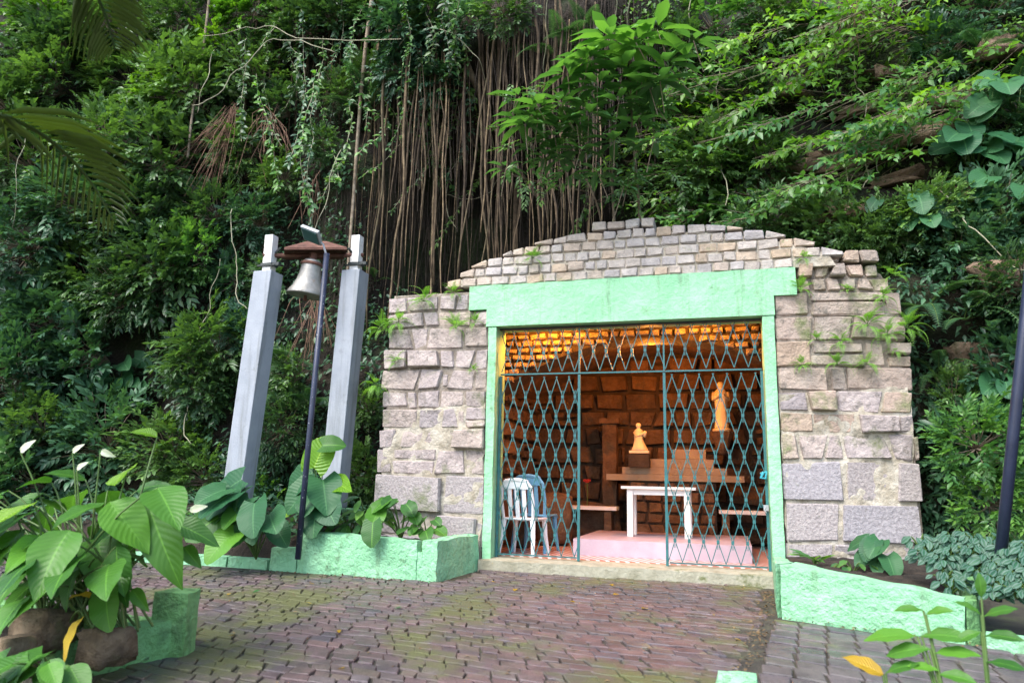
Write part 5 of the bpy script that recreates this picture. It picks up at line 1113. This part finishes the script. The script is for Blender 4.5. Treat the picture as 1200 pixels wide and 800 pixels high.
palm_frond([top, P(-30, 125, 5.2), P(45, 155, 5.3), P(100, 205, 5.4), P(135, 262, 5.4)], 22, .50)
palm_frond([top, P(-10, -60, 5.0), P(80, -60, 5.0), P(120, 10, 5.0), P(135, 60, 5.0)], 30, .45, .5)
palm_frond([top, P(-120, 60, 5.2), P(-150, 180, 5.0)], 26, .5)
palm_frond([top, top+Vector((-.9, -.5, .8)), top+Vector((-1.9, -1, .1))], 26, .5)
# foreground sapling bottom right
sap = thing('foreground_sapling', 'slender sapling with thin leaves growing in front of the right planter', 'plant', P(1085, 815, 4.2)); sap.location.z = gz(0, -5)-.05
for (base, pts) in [((1120, 830), [(1075, 745, 1015, 735), (1080, 745, 1130, 735), (1082, 715, 1050, 708), (1085, 720, 1110, 708), (1090, 760, 1040, 755), (1095, 765, 1140, 755), (1100, 785, 1065, 775), (1100, 790, 1140, 790)]), ((1160, 830), [(1150, 720, 1125, 700), (1152, 722, 1185, 705), (1150, 740, 1120, 745), (1153, 745, 1195, 740), (1155, 775, 1200, 775), (1150, 700, 1150, 675)]), ((1045, 830), [(1035, 790, 990, 765), (1038, 788, 1070, 770)])]:
    r0 = P(*base, 4.1); r0.z = sap.location.z
    for (a, b, c, d) in pts: leaf_at(sap, P(a, b, 4.1), P(c, d, 4.05), 'yellow' if (c, d) == (990, 765) else 'ob', (rng.gauss(0, .15), -.5, .85), r0, .9, True, .05)
# leaf litter gathered in the gutter and along the planter feet
M['litter'] = surf('brown_leaf_litter', [(.3, (.05, .032, .018)), (.5, (.12, .075, .035)), (.7, (.22, .16, .07))], 9, 40, .003, .9)
lv = Leaves(); B = []
for k in range(900):
    u = rng.random()
    if k < 380: y = -.5-3.6*u; x = 1.42+(y+.74)*.109+rng.gauss(0, .05)
    elif k < 560: x = -3.7+1.95*u; y = -1.05-abs(rng.gauss(0, .06))
    elif k < 660: x = 1.5+1.2*u; y = -1.62-.4*u-abs(rng.gauss(0, .06))
    else: x, y = rng.uniform(-4.5, 1.3), rng.uniform(-4.6, -.3)
    if inside_left(x, y) or k < 660: B.append((x, y, gz(x, y)+.006+rng.random()*.006))
n_ = len(B); ss = nr.uniform(.012, .045, n_); lv.add(B, np.c_[nr.normal(size=(n_, 2)), nr.normal(0, .15, n_)], np.c_[nr.normal(0, .25, (n_, 2)), np.ones(n_)], ss, ss*.5)
tag(obj('leaf_litter', lv.mesh('leaf_litter', M['litter'])), 'tiny brown leaf litter in the gutter and on the pavers', 'leaf litter', kind='stuff')
# fallen leaves
for k in range(26):
    x, y = rng.uniform(-3.4, 1.2), rng.uniform(-4.4, -.5)
    if not inside_left(x, y): continue
    o = obj('fallen_leaf', rng.choice(LM['yellow'] if k % 3 else LM['lightob']), None, (x, y, gz(x, y)+.012)); s = rng.uniform(.05, .09); o.scale = (s, s, s*.5); o.rotation_euler = (rng.uniform(-.2, .2), rng.uniform(-.1, .2), rng.uniform(0, 6.3)); tag(o, 'small fallen leaf lying on the pavers', 'leaf', 'fallen leaves on the pavers')
